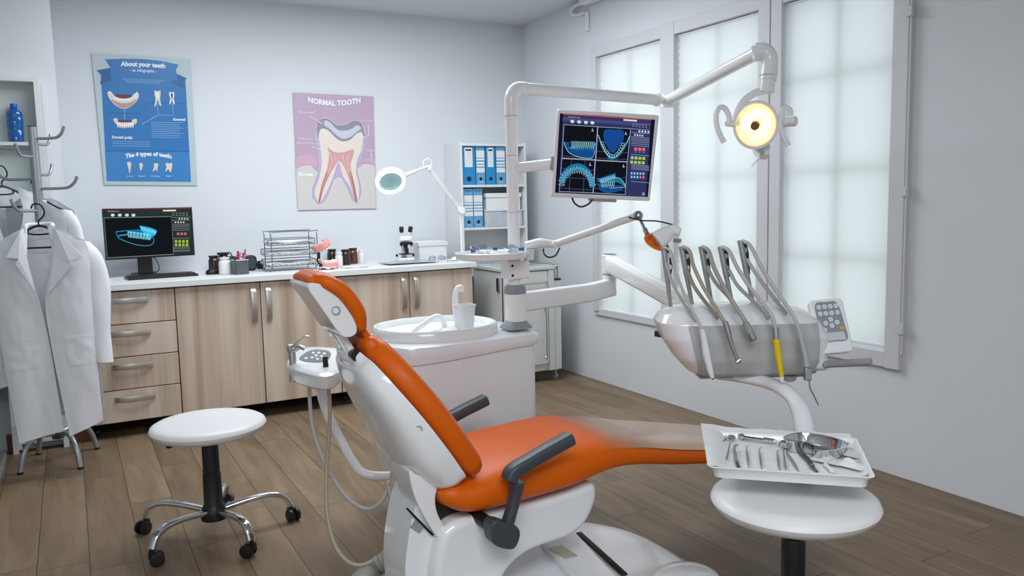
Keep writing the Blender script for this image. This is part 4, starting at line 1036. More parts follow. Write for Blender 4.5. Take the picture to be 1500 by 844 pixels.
# elbow tube down to lamp
el=[at_d(1104,80,3.22),at_d(1114,76,3.21),at_d(1122,77,3.2),at_d(1127,86,3.2),at_d(1127,100,3.2),at_d(1125,118,3.2)]
G(M_white).tube(el,.033,24,5).obj('lamp_elbow',unit)
G(M_white).tube([at_d(1125,112,3.2),at_d(1123,135,3.2)],.030,24,1,smooth=False).obj('lamp_neck',unit)
G(M_bgrey).tube([at_d(1125.3,111.5,3.2),at_d(1125.2,112.5,3.2)],.0335,24,1,smooth=False).obj('elbow_seam',unit)
yk=[at_d(1118,133,3.2),at_d(1105,137,3.2),at_d(1090,148,3.2),at_d(1080,165,3.2),at_d(1076,180,3.2)]
G(M_white).sweep(cr(yk,5),rrect(.030,.014,.005,3),up=(CF.x,CF.y,CF.z)).obj('lamp_yoke',unit)
# lamp head
HL=at_d(1107,183,3.17); nrm=(-CF*.93+CR*-.20-V(0,0,.14)).normalized(); T=frame(HL,nrm,CR)
G(M_white,T).lathe([(.001,-.102),(.03,-.10),(.062,-.09),(.085,-.05),(.091,-.01),(.091,.006),(.083,.009),(.080,.0),(.076,-.025),(.05,-.06),(.001,-.075)],seg=48,sx=.95,sy=1.04).obj('lamp_housing',unit)
M_refl=emat('warm_reflector','#ffc56a',1.0); 
def refl():
    m=bpy.data.materials.new('lit_reflector'); m.use_nodes=True; b=m.node_tree.nodes['Principled BSDF']; b.inputs['Base Color'].default_value=lin('#f4e6cc'); b.inputs['Metallic'].default_value=.6; b.inputs['Roughness'].default_value=.3
    nt=m.node_tree; ge=nt.nodes.new('ShaderNodeNewGeometry'); di=nt.nodes.new('ShaderNodeVectorMath'); di.operation='DISTANCE'; di.inputs[1].default_value=HL+CR*.012+CU*.010
    nt.links.new(ge.outputs['Position'],di.inputs[0]); rp=nt.nodes.new('ShaderNodeValToRGB'); e=rp.color_ramp.elements; e[0].position=.03; e[0].color=lin('#fff6e4'); e[1].position=.085; e[1].color=lin('#efcaa0')
    x=e.new(.055); x.color=lin('#f4dcbc'); nt.links.new(di.outputs['Value'],rp.inputs[0]); nt.links.new(rp.outputs[0],b.inputs['Emission Color']); b.inputs['Emission Strength'].default_value=.48
    return m
G(refl(),T).lathe([(.0785,.002),(.072,-.020),(.053,-.043),(.030,-.056),(.002,-.062)],seg=40,sx=.95,sy=1.04,caps=False).obj('reflector',unit)
G(emat('halogen_bulb','#ffe2b0',12.),T).ball((0.0,0.005,-.030),.0075).obj('bulb',unit)
G(mat('bulb_shield','#8a6a48',.4,metal=.5),T).cyl((-.004,-.006,.004),(0,0,-.016),.016,.017).obj('bulb_cap',unit)
G(glass_mat('bulb_glass',(1,.97,.9,1),.25),T).cyl((.004,.004,.002),(.010,.012,-.035),.020,.018).obj('bulb_sleeve',unit)
ch=at_d(1115,212,3.17)
G(M_white).sweep([at_d(1113,210,3.27),at_d(1116,220,3.24),at_d(1118,230,3.22)],rrect(.062,.05,.012,3),up=(CF.x,CF.y,CF.z),scales=[1,1,.6]).obj('switch_housing',unit)
g=G(M_steel); c=at_d(1116,224,3.20); g.cyl(c,c-CF*.012,.008); g.obj('switch',unit)
G(M_white).cyl(at_d(1113,230,3.20),at_d(1101,244,3.20),.0045,.002).obj('switch_lever',unit)
def handle(pts,D,ax):
    G(M_white).sweep(cr([at_d(x,y,D) for x,y in pts],5),rrect(.020,.013,.004,3),up=(CF.x,CF.y,CF.z),scales=None).obj('lamp_handle',unit)
handle([(1069,182),(1067,168),(1061,158),(1054,158),(1049,168),(1050,184),(1055,198),(1061,209)],3.15,0)
handle([(1158,170),(1157,161),(1150,158),(1145,168),(1144,185),(1148,200),(1155,214)],3.15,0)
G(M_white).cyl(at_d(1066,181,3.15),at_d(1079,181,3.22),.013,.015).obj('handle_mount',unit)
G(M_white).cyl(at_d(1150,180,3.15),at_d(1160,179,3.15),.017).cyl(at_d(1160,179,3.15),at_d(1164,179,3.14),.017).obj('handle_mount',unit)
G(M_white).cyl(at_d(1150,179,3.13),at_d(1166,177,3.10),.015,.018).obj('side_knob',unit)
lampdir=nrm
# monitor with its arm
MP=Vector((1.989,2.81,1.532)); MT=rotm(-.373,.171,.065,MP); mn=MT.to_3x3()@Vector((0,-1,0))
m0=at_col(757,247,cx,cy)
mback=MT@Vector((-.05,.05,-.02))
G(M_white).cyl((cx,cy,m0.z),mback,.0235,.022,seg=24).obj('monitor_arm',unit)
t=thing('x_ray_monitor','light grey framed monitor with four blue jaw scans, held by the white pole','monitor',MP-V(0,0,.18))
g=G(mat('monitor_bezel','#e9e9e9',.3,bump=.03),MT); 
g.box(-.215,.215,.0,.045,-.18,.18); g.obj('casing',t,bevel=.007,seg=4)
G(M_steel,MT).box(-.225,-.213,.01,.035,-.07,-.01).obj('arm_mount',t,bevel=.002)
G(M_grey,MT).box(-.05,.07,.005,.03,-.192,-.18).obj('button_strip',t,bevel=.003)
G(M_blackcable).tube([at_d(838,290,3.40),at_d(842,298,3.39),at_d(851,303,3.39),at_d(862,299,3.38),at_d(868,292,3.38)],.004).obj('cable',t)
fm=lambda u,v: at_pl(800+u/6.03,160+v/6.03,MP,mn)
P=Print(fm,mn); P.k=1
P.poly(S_('inkblack','#14142a'),[(122,36),(962,92),(898,776),(78,738)]); P.up()
P.poly(S_('navy','#30355f'),[(150,40),(928,92),(880,772),(112,735)]); P.up()
P.poly(S_('navyl','#454b78'),[(150,70),(925,124),(922,150),(745,140),(146,100)])
P.poly(S_('crimson','#c04458'),[(150,38),(930,92),(929,98),(400,62),(150,47)]); P.line(S_('crimson','#c04458'),[(150,43),(560,60),(930,97)],4)
P.poly(S_('w','#d8dede'),[(683,87),(803,96),(801,109),(682,101)])
P.text(S_('w','#d8dede'),'Dental Scanner Cloud',196,74,12,lambda a,b:(196+a*.95,71+a*.06-b),.0,1)
for x,y in ((215,98),(275,102),(335,106),(392,110)): P.poly(S_('w','#d8dede'),smooth2([(x,y),(x+14,y-4),(x+32,y+2),(x+32,y+16),(x+18,y+24),(x+2,y+18)],3))
Bk=S_('scanblack','#12141c'); Wl=S_('lav','#c8cce8')
Q=[[(157,136),(453,155),(434,446),(140,430)],[(457,156),(745,172),(717,463),(438,447)],[(138,436),(431,452),(413,738),(116,726)],[(435,453),(715,467),(698,753),(416,739)]]
for q in Q: P.poly(Bk,q)
P.up()
for q in Q: P.line(Wl,q,4,True)
Gd=S_('gridblue','#5a6ea8',.8)
for a in (((455,285),(738,300)),((445,372),(725,385)),((452,432),(722,445)),((560,160),(545,450)),((650,168),(625,455)),((130,520),(425,540)),((125,600),(420,620)),((120,695),(415,715)),((225,440),(200,730)),((345,450),(325,735)),((430,700),(700,720)),((430,660),(700,680)),((440,640),(706,600)),((145,410),(430,440))): P.line(Gd,a,3)
for r in range(2):
    for k in range(5): P.rect(S_('grey2','#9aa4a4'),762+k*28,128+r*18+k*3,778+k*28,133+r*18+k*3)
for y in (172,205,243,258,272,287,302,318,400,490,502,515,528,638): P.line(S_('lav2','#a8aed0'),[(750,y),(910,y+12)],3)
for k in range(4): P.rect(Wl,815+k*27,186+k*2,830+k*27,204+k*2); P.rect(Wl,778+k*22,219+k*2,790+k*22,236+k*2)
for k in range(3): P.rect(S_('pink3','#e07088'),778+k*35,338+k*2,803+k*35,364+k*2); P.rect(S_('lav2','#a8aed0'),784+k*35,374+k*2,798+k*35,379+k*2)
for r in range(2):
    for k in range(4): P.rect(S_('green2','#a8c46a'),747-r*5+k*34,416+r*38+k*2,772-r*5+k*34,442+r*38+k*2)
for r in range(2):
    for k in range(5): P.rect(S_('ltblue','#8fc8e8') if not(r and k>2) else S_('pink3','#e07088'),747+k*26,556+r*32+k,762+k*26,576+r*32+k)
for a,b in ((848,738),(860,738),(848,752),(860,752)): P.rect(Wl,a,b,a+8,b+8)
for x,y in ((408,178),(702,208),(386,482),(682,496)): P.line(Wl,[(x,y-8),(x,y+18)],5); P.line(Wl,[(x-8,y+12),(x+12,y+14)],5)
P.up()
ca=S_('scan1','#2484b4',.75); cb=S_('scan2','#9fe4f2',1.1); cc_=S_('scan3','#134a8c',1.); cd=S_('scan4','#1c4fa0',.8)
# 1 jaw from the side
P.poly(cc_,smooth2([(165,292),(200,300),(220,340),(400,350),(425,300),(432,330),(428,400),(400,430),(330,425),(230,390),(180,350)],3)); P.line(cb,smooth2([(158,290),(170,330),(205,385),(290,422),(390,432),(422,400),(432,298)],5,False),4); P.line(ca,[(160,292),(210,295)],4)
P.poly(ca,smooth2([(205,330),(300,345),(400,345),(425,300),(425,370),(300,362),(205,352)],3))
# 2 arch from above
P.k+=1
P.poly(cd,smooth2([(515,185),(600,180),(680,190),(680,270),(640,330),(585,385),(540,330),(510,270)],4))
P.line(cb,smooth2([(458,225),(500,330),(545,410),(585,430),(640,400),(690,330),(738,235)],5,False),4); P.line(ca,smooth2([(462,250),(500,345),(550,425),(590,440),(650,405),(700,335),(734,255)],5,False),4)
P.poly(ca,smooth2([(550,428),(580,438),(610,430),(605,445),(560,445)],3))
# 3 front arch
P.line(ca,smooth2([(130,640),(160,575),(220,520),(285,505),(340,530),(385,590),(412,690)],6,False),52)
P.poly(ca,smooth2([(245,500),(280,490),(330,500),(335,530),(285,520),(240,530)],3))
# 4 tilted jaw
P.poly(cc_,smooth2([(462,650),(540,690),(640,680),(690,690),(640,722),(560,738),(490,715)],4)); P.poly(ca,smooth2([(440,600),(470,610),(610,565),(600,600),(660,615),(695,685),(640,650),(560,640),(480,650)],4)); P.line(cb,smooth2([(600,600),(650,612),(685,650),(695,688),(640,690),(560,700)],5,False),4); P.line(ca,smooth2([(458,660),(480,712),(540,735),(620,725),(690,690)],5,False),4)
P.up()
for k in range(12):
    x=222+k*17; P.line(cb,smooth2([(x,288+k*.5),(x+12,286+k*.5),(x+11,320),(x+6,348),(x+1,320)],2),2.5,True)
arc=[(492,300),(500,322),(512,345),(524,366),(538,385),(552,400),(570,410),(590,414),(610,410),(628,395),(642,378),(655,355),(666,332),(676,310)]
for x,y in arc: P.line(cb,smooth2([(x-11,y-9),(x+10,y-10),(x+11,y+8),(x-9,y+10)],3),2.5,True)
for k in range(17):
    u=k/16; a=PI*(.03+.94*u); x=272-math.cos(a)*142; y=680-math.sin(a)*140-10*math.sin(a); dx=-math.cos(a);dy=-math.sin(a)
    P.line(cb,smooth2([(x-8*dy,y+8*dx),(x+22*dx,y+22*dy),(x+8*dy,y-8*dx),(x-34*dx,y-34*dy)],3),2.5,True)
for k in range(9): P.line(cb,smooth2([(475+k*15,622-k*4),(487+k*15,617-k*4),(485+k*15,640-k*4),(479+k*15,645-k*4)],2),2.5,True)
for k in range(7): P.line(cb,smooth2([(485+k*17,640),(499+k*17,640),(497+k*17,672),(491+k*17,690),(486+k*17,668)],2),2.5,True)
P.obj('screen',t)
# round tray on the column with curing light
zt=cz(370)
tc=V(cx-.125,cy-.02,zt-.02)
t=thing('round_tray','white round side tray fixed to the unit column, holding two goggles','tray',tc)
G(M_white,Matrix.Translation(tc)).lathe([(.14,0),(.150,.004),(.156,.028),(.152,.030),(.148,.028),(.144,.008),(.001,.008)],seg=56).obj('dish',t)
G(M_white).cyl((cx+.06,cy-.02,zD),(cx+.06,cy-.02,zt+.015),.022,.028).box(cx+.0,cx+.065,cy-.045,cy+.01,zt-.012,zt+.012).obj('bracket',t,bevel=.004)
glasses(tc+V(-.05,.03,.012),-2.75,'clear protective goggles with blue hinges, left in the round tray',group='protective goggles',blue=True,name='protective_goggles')
glasses(tc+V(.085,-.01,.012),-1.9,'clear protective goggles with blue hinges, by the pole in the round tray',group='protective goggles',blue=True,name='protective_goggles')
cl=thing('curing_light','white jointed curing lamp with orange visor on an arm from the round tray','curing light',(cx+.1,cy,zt))
q0=V(cx+.055,cy-.01,zt+.020); q1=at_d(812,358,3.58); q2=at_d(935,316,3.30)
G(M_white).tube([q0,(q0+q1)/2+V(0,0,.012),q1],[.026,.022,.015],16,4).obj('first_arm',cl)
G(M_white).cyl(q1-V(0,.02,0),q1+V(0,.02,0),.018).obj('elbow',cl)
G(M_white).cyl(q1,q2,.0165,.0145,seg=20).obj('second_arm',cl)
G(M_steel).ball(q2,.020).obj('arm_end_ball',cl)
G(M_blackcable).tube([at_d(796,364,3.55),at_d(797,372,3.55),at_d(804,377,3.54),at_d(814,374,3.54),at_d(820,363,3.54)],.0035).obj('cable',cl)
q3=at_d(948,343,3.24); G(M_steel).cyl(q2,q3,.006).cyl(q2+(q3-q2)*.75,q3,.010).obj('spring_rod',cl)
h0=at_d(984,338,3.18);h1=at_d(962,354,3.18)
G(M_white).tube([at_d(996,340,3.17),h0,h1],[.016,.024,.042],20,5).obj('lamp_head',cl)
hn=(h1-h0).normalized(); TT=frame(h1,(hn*.45-CF*.75-V(0,0,.35)).normalized())
G(mat('orange_visor','#f08030',.25,coat=.3),TT).lathe([(.044,-.01),(.052,.004),(.052,.008),(.040,.006),(.030,-.014),(.001,-.016)],seg=36,sx=1.0,sy=.62).obj('visor',cl)
G(M_steel,TT).ball((0,0,-.004),.012).obj('lamp_tip',cl)
G(M_steel).cyl(at_d(988,352,3.17),at_d(996,353,3.15),.009).obj('head_knob',cl)
G(M_blackcable).tube([at_d(921,318,3.30),at_d(940,323,3.27),at_d(962,324,3.23),at_d(984,329,3.19),at_d(996,335,3.17)],.003).obj('cable',cl)
# ================================================================== ASSISTANT CONTROL PANEL
ad=3.2
ap=thing('assistant_console','small white assistant console with grey keypad on a curved arm','control panel',at_d(468,530,ad))
zc=at_d(468,527,ad).z
pc=[at_z(x,y,zc) for x,y in ((425,536),(478,549),(508,530),(508,512),(450,508),(424,522))]
c4=sum(pc,V(0,0,0))/len(pc)
def ring(sc,z): return [tuple(V(p.x,p.y,z)) for p in cr([c4+(q-c4)*sc for q in pc],5,True)]
G(M_white).loft([ring(.86,zc-.068),ring(.96,zc-.055),ring(1,zc-.02),ring(1.0,zc-.008),ring(.95,zc+.0),ring(.85,zc+.004)]).obj('console_body',ap)
fk=lambda u,v: at_z(u,v,zc+.005)
P=Print(fk,(0,0,1)); P.poly(mat('console_keypad_grey','#6a7178',.4),smooth2([(438,526),(456,513),(483,515),(480,528),(460,531)],3)); P.up()
for x,y in ((459,517),(467,517),(475,518),(463,521),(471,522),(457,524),(465,526),(473,526),(448,525)): P.poly(M_white,ell(2.6,1.5,10,1,x,y))
P.obj('keypad',ap)
at0=at_d(471,556,ad)
arm=[at0,at_d(473,580,ad),at_d(482,612,ad),at_d(499,645,ad),at_d(516,675,3.17),at_d(530,692,3.15),at_d(548,697,3.15),at_d(572,697,3.15)]
G(M_white).tube(arm,[.024,.022,.0185,.0185,.018,.018,.018],16,5).obj('console_arm',ap)
G(M_shell).box(1.085,1.20,3.02,3.2,.24,.40).obj('arm_socket',unit,bevel=.01)
sy=thing('air_water_syringe','grey three-way syringe hanging at the left edge of the console','dental syringe',at_d(430,515,3.12),0)
G(M_steel).tube([at_d(427,508,3.12),at_d(429,535,3.12),at_d(429,560,3.12)],[.014,.013,.012],14,3).obj('grip',sy)
G(M_steel).box(-.016,.016,-.014,.014,-.02,.02).t(Matrix.Identity(4))
G(M_steel,Matrix.Translation(at_d(427,510,3.11))).cbox((0,0,0),.032,.028,.03).obj('valve_head',sy,bevel=.004)
G(M_steel).tube([at_d(430,506,3.1),at_d(440,498,3.1),at_d(447,493,3.1),at_d(453,493,3.1)],[.004,.003,.0028],8,4).obj('nozzle',sy)
G(M_steel).tube([at_d(430,514,3.1),at_d(438,508,3.1),at_d(446,511,3.1)],[.009,.007,.009],8,4).obj('button_lever',sy)
G(M_hose).tube([at_d(453,556,3.15),at_d(454,590,3.15),at_d(458,625,3.13),at_d(470,665,3.1),at_d(490,705,3.08),at_d(515,735,3.06),at_d(538,746,3.05),at_d(556,738,3.04),at_d(566,722,3.05),at_d(570,705,3.1)],.0075).obj('hose',sy)
st=thing('suction_tip','thin beige suction hose with black tip standing in the console front','suction hose',at_d(479,545,3.05))
G(M_black).tube([at_d(476,523,3.04),at_d(478,545,3.04)],[.010,.011],12,1,smooth=False).obj('tip',st)
G(M_steel).tube([at_d(478,543,3.04),at_d(479,556,3.04)],.0095,12,1,smooth=False).obj('metal_sleeve',st)
G(M_hoseb).tube([at_d(479,556,3.04),at_d(483,590,3.04),at_d(482,640,3.02),at_d(478,690,2.98),at_d(479,750,2.92),at_d(489,795,2.88),at_d(508,822,2.86),at_d(530,828,2.86),at_d(555,816,2.9),at_d(580,790,2.95)],.0072).obj('hose',st)
G(M_hoseb).tube([at_d(566,706,3.1),at_d(572,725,3.0),at_d(577,745,2.9)],.008).obj('drain_hose',None,'short beige hose running down under the water unit beside the chair','hose')
# ================================================================== DELIVERY UNIT (swing arm, instrument console)
du=thing('delivery_unit','white swing-arm instrument console with grey front and five hose hangers','dental unit',V(cx,cy,.90))
zE=at_col(767,440,cx,cy).z
E0=at_z(893,421,zE)
dv=(V(E0.x,E0.y,0)-V(cx,cy,0)).normalized()
P0=V(cx,cy,0)+dv*.04
G(M_white).sweep([P0+V(0,0,zE-.01),V(E0.x,E0.y,zE-.012)-dv*.16,V(E0.x,E0.y,zE)+dv*.02],rrect(.052,.088,.012,4),up=(0,0,1)).obj('lower_arm',du,bevel=.002)
G(M_white).cyl((E0.x,E0.y,zE+.03),(E0.x,E0.y,zE+.062),.034,seg=28).obj('knuckle',du)
G(M_bgrey).cyl((E0.x,E0.y,zE+.062),(E0.x,E0.y,zE+.068),.032,seg=28).obj('knuckle_seam',du)
DB=2.85
EU=at_col(893,386,E0.x,E0.y); BE=at_d(1004,446,DB+.16)
ud=(BE-EU).normalized()
G(M_white).cyl((E0.x,E0.y,zE+.068),(E0.x,E0.y,EU.z+.045),.036,seg=28).obj('upper_knuckle',du,bevel=.006)
G(M_white).sweep([EU-ud*.01,EU+ud*.5,BE],rrect(.056,.078,.016,4),up=(0,0,1),scales=[1.1,1,.95]).obj('upper_arm',du,bevel=.002)
G(M_black).cyl((E0.x,E0.y,EU.z+.045),(E0.x,E0.y,EU.z+.047),.030,seg=28).obj('knuckle_cap_line',du)
BO=at_d(1090,497,DB); bx_=Vector((.877,-.481,0)).normalized(); T=frame(BO,(0,0,1),bx_)   # local x right, y away, z up
G(M_white,T).box(-.24,-.15,.10,.20,-.02,.125).obj('arm_mount',du,bevel=.012)
KX=[(-.118,-.175,.235,.075),(-.10,-.205,.262,.105),(-.05,-.250,.276,.128),(.02,-.295,.276,.136),(.075,-.312,.240,.128),(.105,-.296,.200,.105),(.124,-.255,.155,.070),(.130,-.21,.12,.04)]
kz=[k[0] for k in KX]
def kf(z,i): return lerpt([(k[0],k[i]) for k in KX],z)
rings=[]
for j in range(33):
    z=-.118+.248*(j/32); a,b,h=kf(z,1),kf(z,2),kf(z,3)
    rings.append([( (a+b)/2+x,y,z) for x,y in rrect(b-a,2*h,min(.085,h*.9),7)])
G(M_shell,T).loft(rings).obj('console_body',du)
# grey front panel with five scoops
M_gp=mat('console_grey_front','#b5b6b6',.38,bump=.02)
slots=[-.135,-.045,.045,.125,.205]
g=G(M_gp,T);rows=[]
for j in range(25):
    v=j/24; z=-.108+.180*v; x0=-.225+ .045*(1-v)+.0; x1=.212+.004*(1-v) ; h=kf(z,3); row=[]
    r=.05
    for i in range(61):
        u=i/60; x=x0+(x1-x0)*u
        y=-h-.009
        for s in slots:
            sx=s-.04+.03*(1-v)
            e=math.exp(-((x-sx)/.017)**2)*max(0,min(1,(z+.075)/.05)); y+=.006*e
        # wrap near ends
        a,b=kf(z,1),kf(z,2); rr=min(.085,h*.9)
        for ex,sg in ((a,1),(b,-1)):
            d=(x-ex)*sg
            if d<rr: y=max(y,-(h-rr)-math.sqrt(max(0,rr*rr-(rr-d)**2))-.009)
        row.append((x,y,z))
    rows.append(row)
g.grid(rows).obj('grey_front_panel',du,solid=.004)
G(M_grey,T).box(-.17,.20,-.06,.02,-.126,-.116).obj('underside_strip',du,bevel=.003)
G(M_grey,T).prism([(.11,-.116),(.16,-.116),(.15,-.135),(.125,-.138)],'y',-.09,-.05).obj('cable_clip',du,bevel=.003)
kb=at_d(966,489,DB+.05); G(M_black,Matrix.Translation(kb)).cbox((0,0,0),.025,.03,.022).obj('side_switch',du,bevel=.003)
# handle bar
h0=at_d(1206,534,2.74);h1=at_d(1276,530,2.62)
G(M_grey).cyl(h0,h1,.0125,.013,seg=20).obj('handle_bar',du,bevel=.003); G(M_shell).cyl(h0-(h1-h0).normalized()*.03,h0+(h1-h0).normalized()*.01,.020,seg=24).obj('handle_socket',du); G(M_grey).ball(h0-CF*.018,.011).obj('handle_screw',du)
# control keypad
KP=Vector((2.262,1.877,.909)); KT=rotm(-.484,-.408,-.066,KP)
kp=du
o=G(M_white,KT).prism(rrect(.118,.192,.018,5),'y',-.0,.028).obj('keypad_module',du,bevel=.006)
fk=lambda u,v: KT@Vector((u,-.0003,v)); kn=KT.to_3x3()@Vector((0,-1,0))
P=Print(fk,kn); P.poly(M_bgrey,smooth2([(-.040,.080),(0,.084),(.036,.078),(.046,0),(.045,-.052),(.0,-.056),(-.042,-.050),(-.044,.02)],4)); P.obj('grey_keypad_face',o)
P=Print(fk,kn); P.k=3
rows_=[(.068,(-.030,-.010,.010,.030)),(.044,(-.030,-.010,.010,.030)),(.022,(.002,)),(.010,(-.018,.022)),(.0,(.002,)),(-.014,(-.026,))]
for z,xs in rows_:
    for x in xs: P.poly(M_paper,rrect(.0155,.016,.006,3,x,z))
P.poly(mat('yellow_button','#e0b010',.4),rrect(.0155,.014,.006,3,.034,-.012))
P.poly(mat('display_pale','#ccd2d8',.6),[(-.036,-.024),(.038,-.024),(.040,-.052),(-.034,-.052)]); P.up()
for z,xs in rows_:
    for i,x in enumerate(xs): P.line(M_bgrey,[(x-.004,z-.003),(x,z+.003),(x+.004,z-.003)],.0014)
P.obj('keypad_buttons',o)
G(M_white,KT).box(-.03,.03,.025,.05,-.09,-.04).obj('keypad_bracket',du,bevel=.006)
jb=KT@Vector((0,.045,-.07)); G(M_white).cyl(jb,T@Vector((.24,.0,-.03)),.014).obj('keypad_stalk',du)
# tray support arm
arm=[at_d(1052,548,DB),at_d(1085,552,DB-.03),at_d(1122,560,DB-.10),at_d(1150,572,DB-.20),at_d(1168,592,DB-.24),at_d(1176,615,DB-.28),at_d(1179,640,DB-.31),at_d(1181,662,DB-.33),at_d(1178,676,DB-.40),at_d(1172,690,DB-.55)]
G(M_shell).sweep(cr(arm,5),ell(.030,.020,18),up=(0,0,1),scales=None).obj('tray_arm',du)
# five hose hangers with hoses and instruments
def kk(x,y,D): return at_d(x,y,D)
hang=[((972,360),(982,446)),((998,361),(1014,446)),((1027,361),(1043,446)),((1055,361),(1073,446)),((1084,352),(1104,448))]
M_hang=mat('grey_hanger_metal','#a4a7aa',.32,metal=.6)
names=['scaler handle','thin handpiece','plug','yellow handpiece','syringe']
for i,((tx,ty),(bx2,by)) in enumerate(hang):
    D=DB-.02; a=kk(tx,ty,D); b=kk(bx2,by,D+.01); m=kk(tx+ (bx2-tx)*.42,ty+(by-ty)*.45,D)
    hg=G(M_hang).sweep([a,m,b+(b-m)*.12],rrect(.016,.026,.005,2),up=(-CF.x,-CF.y,0),scales=[1.05,1,.62]).obj('hose_hanger',du,bevel=.001)
    s0=a+(CR*.012); 
    G(M_black).sweep(cr([a+CR*.010,a+CR*.022-CU*.030,a+CR*.026-CU*.065,m+CR*.010-CU*.015],5),rrect(.012,.006,.002,2),up=(-CF.x,-CF.y,0)).obj('hanger_guard',hg)
    for q in (.035,.075): 
        c=a-CU*q+CR*(.012+q*.09); G(M_steel).cyl(c-CF*.008,c+CF*.008,.0095,seg=16).obj('roller',hg)
IG='instruments hanging on the delivery console'
DF=DB-.20
def hose(pts,m,parent,r=.0065,d0=None):
    n=len(pts); G(m).tube([at_d(x,y,(DB-.03)+((DF)-(DB-.03))*min(1,(k/(n-1))*1.25)) for k,(x,y) in enumerate(pts)],r,12,6).obj('hose',parent)
def hose2(pts,m,parent,r=.0065):
    n=len(pts); G(m).tube([at_d(x,y,(DB-.03)+((DB-.14)-(DB-.03))*(k/(n-1))) for k,(x,y) in enumerate(pts)],r,12,6).obj('return_hose',parent)
I=lambda pts,rr,m,name,par,seg=16: G(m).tube([at_d(x,y,DF) for x,y in pts],rr,seg,5).obj(name,par)
t=thing('ultrasonic_scaler','white tapered handpiece, leftmost of the five hanging on the console','dental handpiece',at_d(1040,520,DF),0,IG)
hose([(972,363),(982,368),(988,392),(1000,425),(1014,455),(1026,478),(1029,485)],M_hose,t,.005); hose2([(976,385),(985,415),(1002,445),(1020,470)],M_hose,t,.005)
I([(1028,482),(1032,500),(1035,520),(1041,545),(1044,554)],[.008,.0105,.0125,.0095,.006],M_whitem,'grip',t); G(M_black).tube([at_d(1044,554,DF),at_d(1044.4,556,DF)],.004,10,1,smooth=False).obj('tip',t)
t=thing('turbine_handpiece','thin steel handpiece on a beige hose, second from the left on the console','dental handpiece',at_d(1075,510,DF),0,IG)
hose([(1000,362),(1010,368),(1016,390),(1030,420),(1045,445),(1057,465),(1062,474)],M_hoseb,t); hose2([(1007,397),(1017,420),(1035,445),(1052,466)],M_hoseb,t)
I([(1062,471),(1065,481),(1067,489)],[.0095,.0095,.0095],M_steel,'coupling',t); I([(1067,489),(1071,503),(1077,520),(1081,529)],[.0085,.0075,.006,.006],M_steel,'grip',t); G(M_steel).cyl(at_d(1079,531,DF),at_d(1084,527,DF),.0085).obj('head',t)
t=thing('hose_coupling','free beige hose ending in a grey metal plug, middle of the console','hose coupling',at_d(1098,485,DF),0,IG)
hose([(1029,362),(1038,368),(1046,392),(1060,420),(1075,445),(1088,465),(1093,474)],mat('warm_grey_hose','#a8a49b',.45),t,.0075); hose2([(1036,392),(1048,414),(1068,436),(1082,455)],M_hose,t)
I([(1092,473),(1096,482),(1100,490)],[.011,.0125,.0125],M_grey,'plug_body',t); I([(1099,488),(1103,497)],[.0135,.0135],M_steel,'plug_ring',t)
c=at_d(1103.2,497.3,DF); G(M_black).tube([c,at_d(1103.6,498.3,DF)],.011,14,1,smooth=False).obj('socket',t)
t=thing('slow_handpiece','bright yellow handpiece with steel collar on the console','dental handpiece',at_d(1142,520,DF),0,IG)
hose([(1058,362),(1068,368),(1080,392),(1098,420),(1115,442),(1130,462),(1136,482)],M_hose,t,.007); hose2([(1068,396),(1080,418),(1102,440),(1118,455),(1126,466)],M_hose,t)
M_yel=mat('yellow_plastic','#dfc40a',.35)
I([(1136,480),(1137,497)],[.0105,.0105],M_steel,'collar',t); I([(1137,497),(1140,520),(1144,545),(1145,552)],[.0105,.0110,.0085,.0075],M_yel,'grip',t); I([(1145,552),(1145.5,560)],[.0072,.0065],M_whitem,'tip',t)
t=thing('air_water_syringe','silver syringe with bent thin nozzle, rightmost on the console','dental syringe',at_d(1183,520,DF),0,IG)
hose([(1088,353),(1099,360),(1112,385),(1128,412),(1148,442),(1165,468),(1174,496)],M_hose,t,.0068); hose2([(1094,380),(1110,405),(1130,432),(1152,460)],M_hose,t)
I([(1173,495),(1178,515),(1182,537)],[.0105,.0110,.0110],M_alu,'grip',t,18)
G(M_steel,frame(at_d(1183,548,DF),CU,CR)).cbox((0,0,0),.022,.020,.042).obj('valve_head',t,bevel=.003)
I([(1185,557),(1187,570),(1191,577),(1199,594)],[.0035,.003,.0028,.0022],M_steel,'nozzle',t,8)
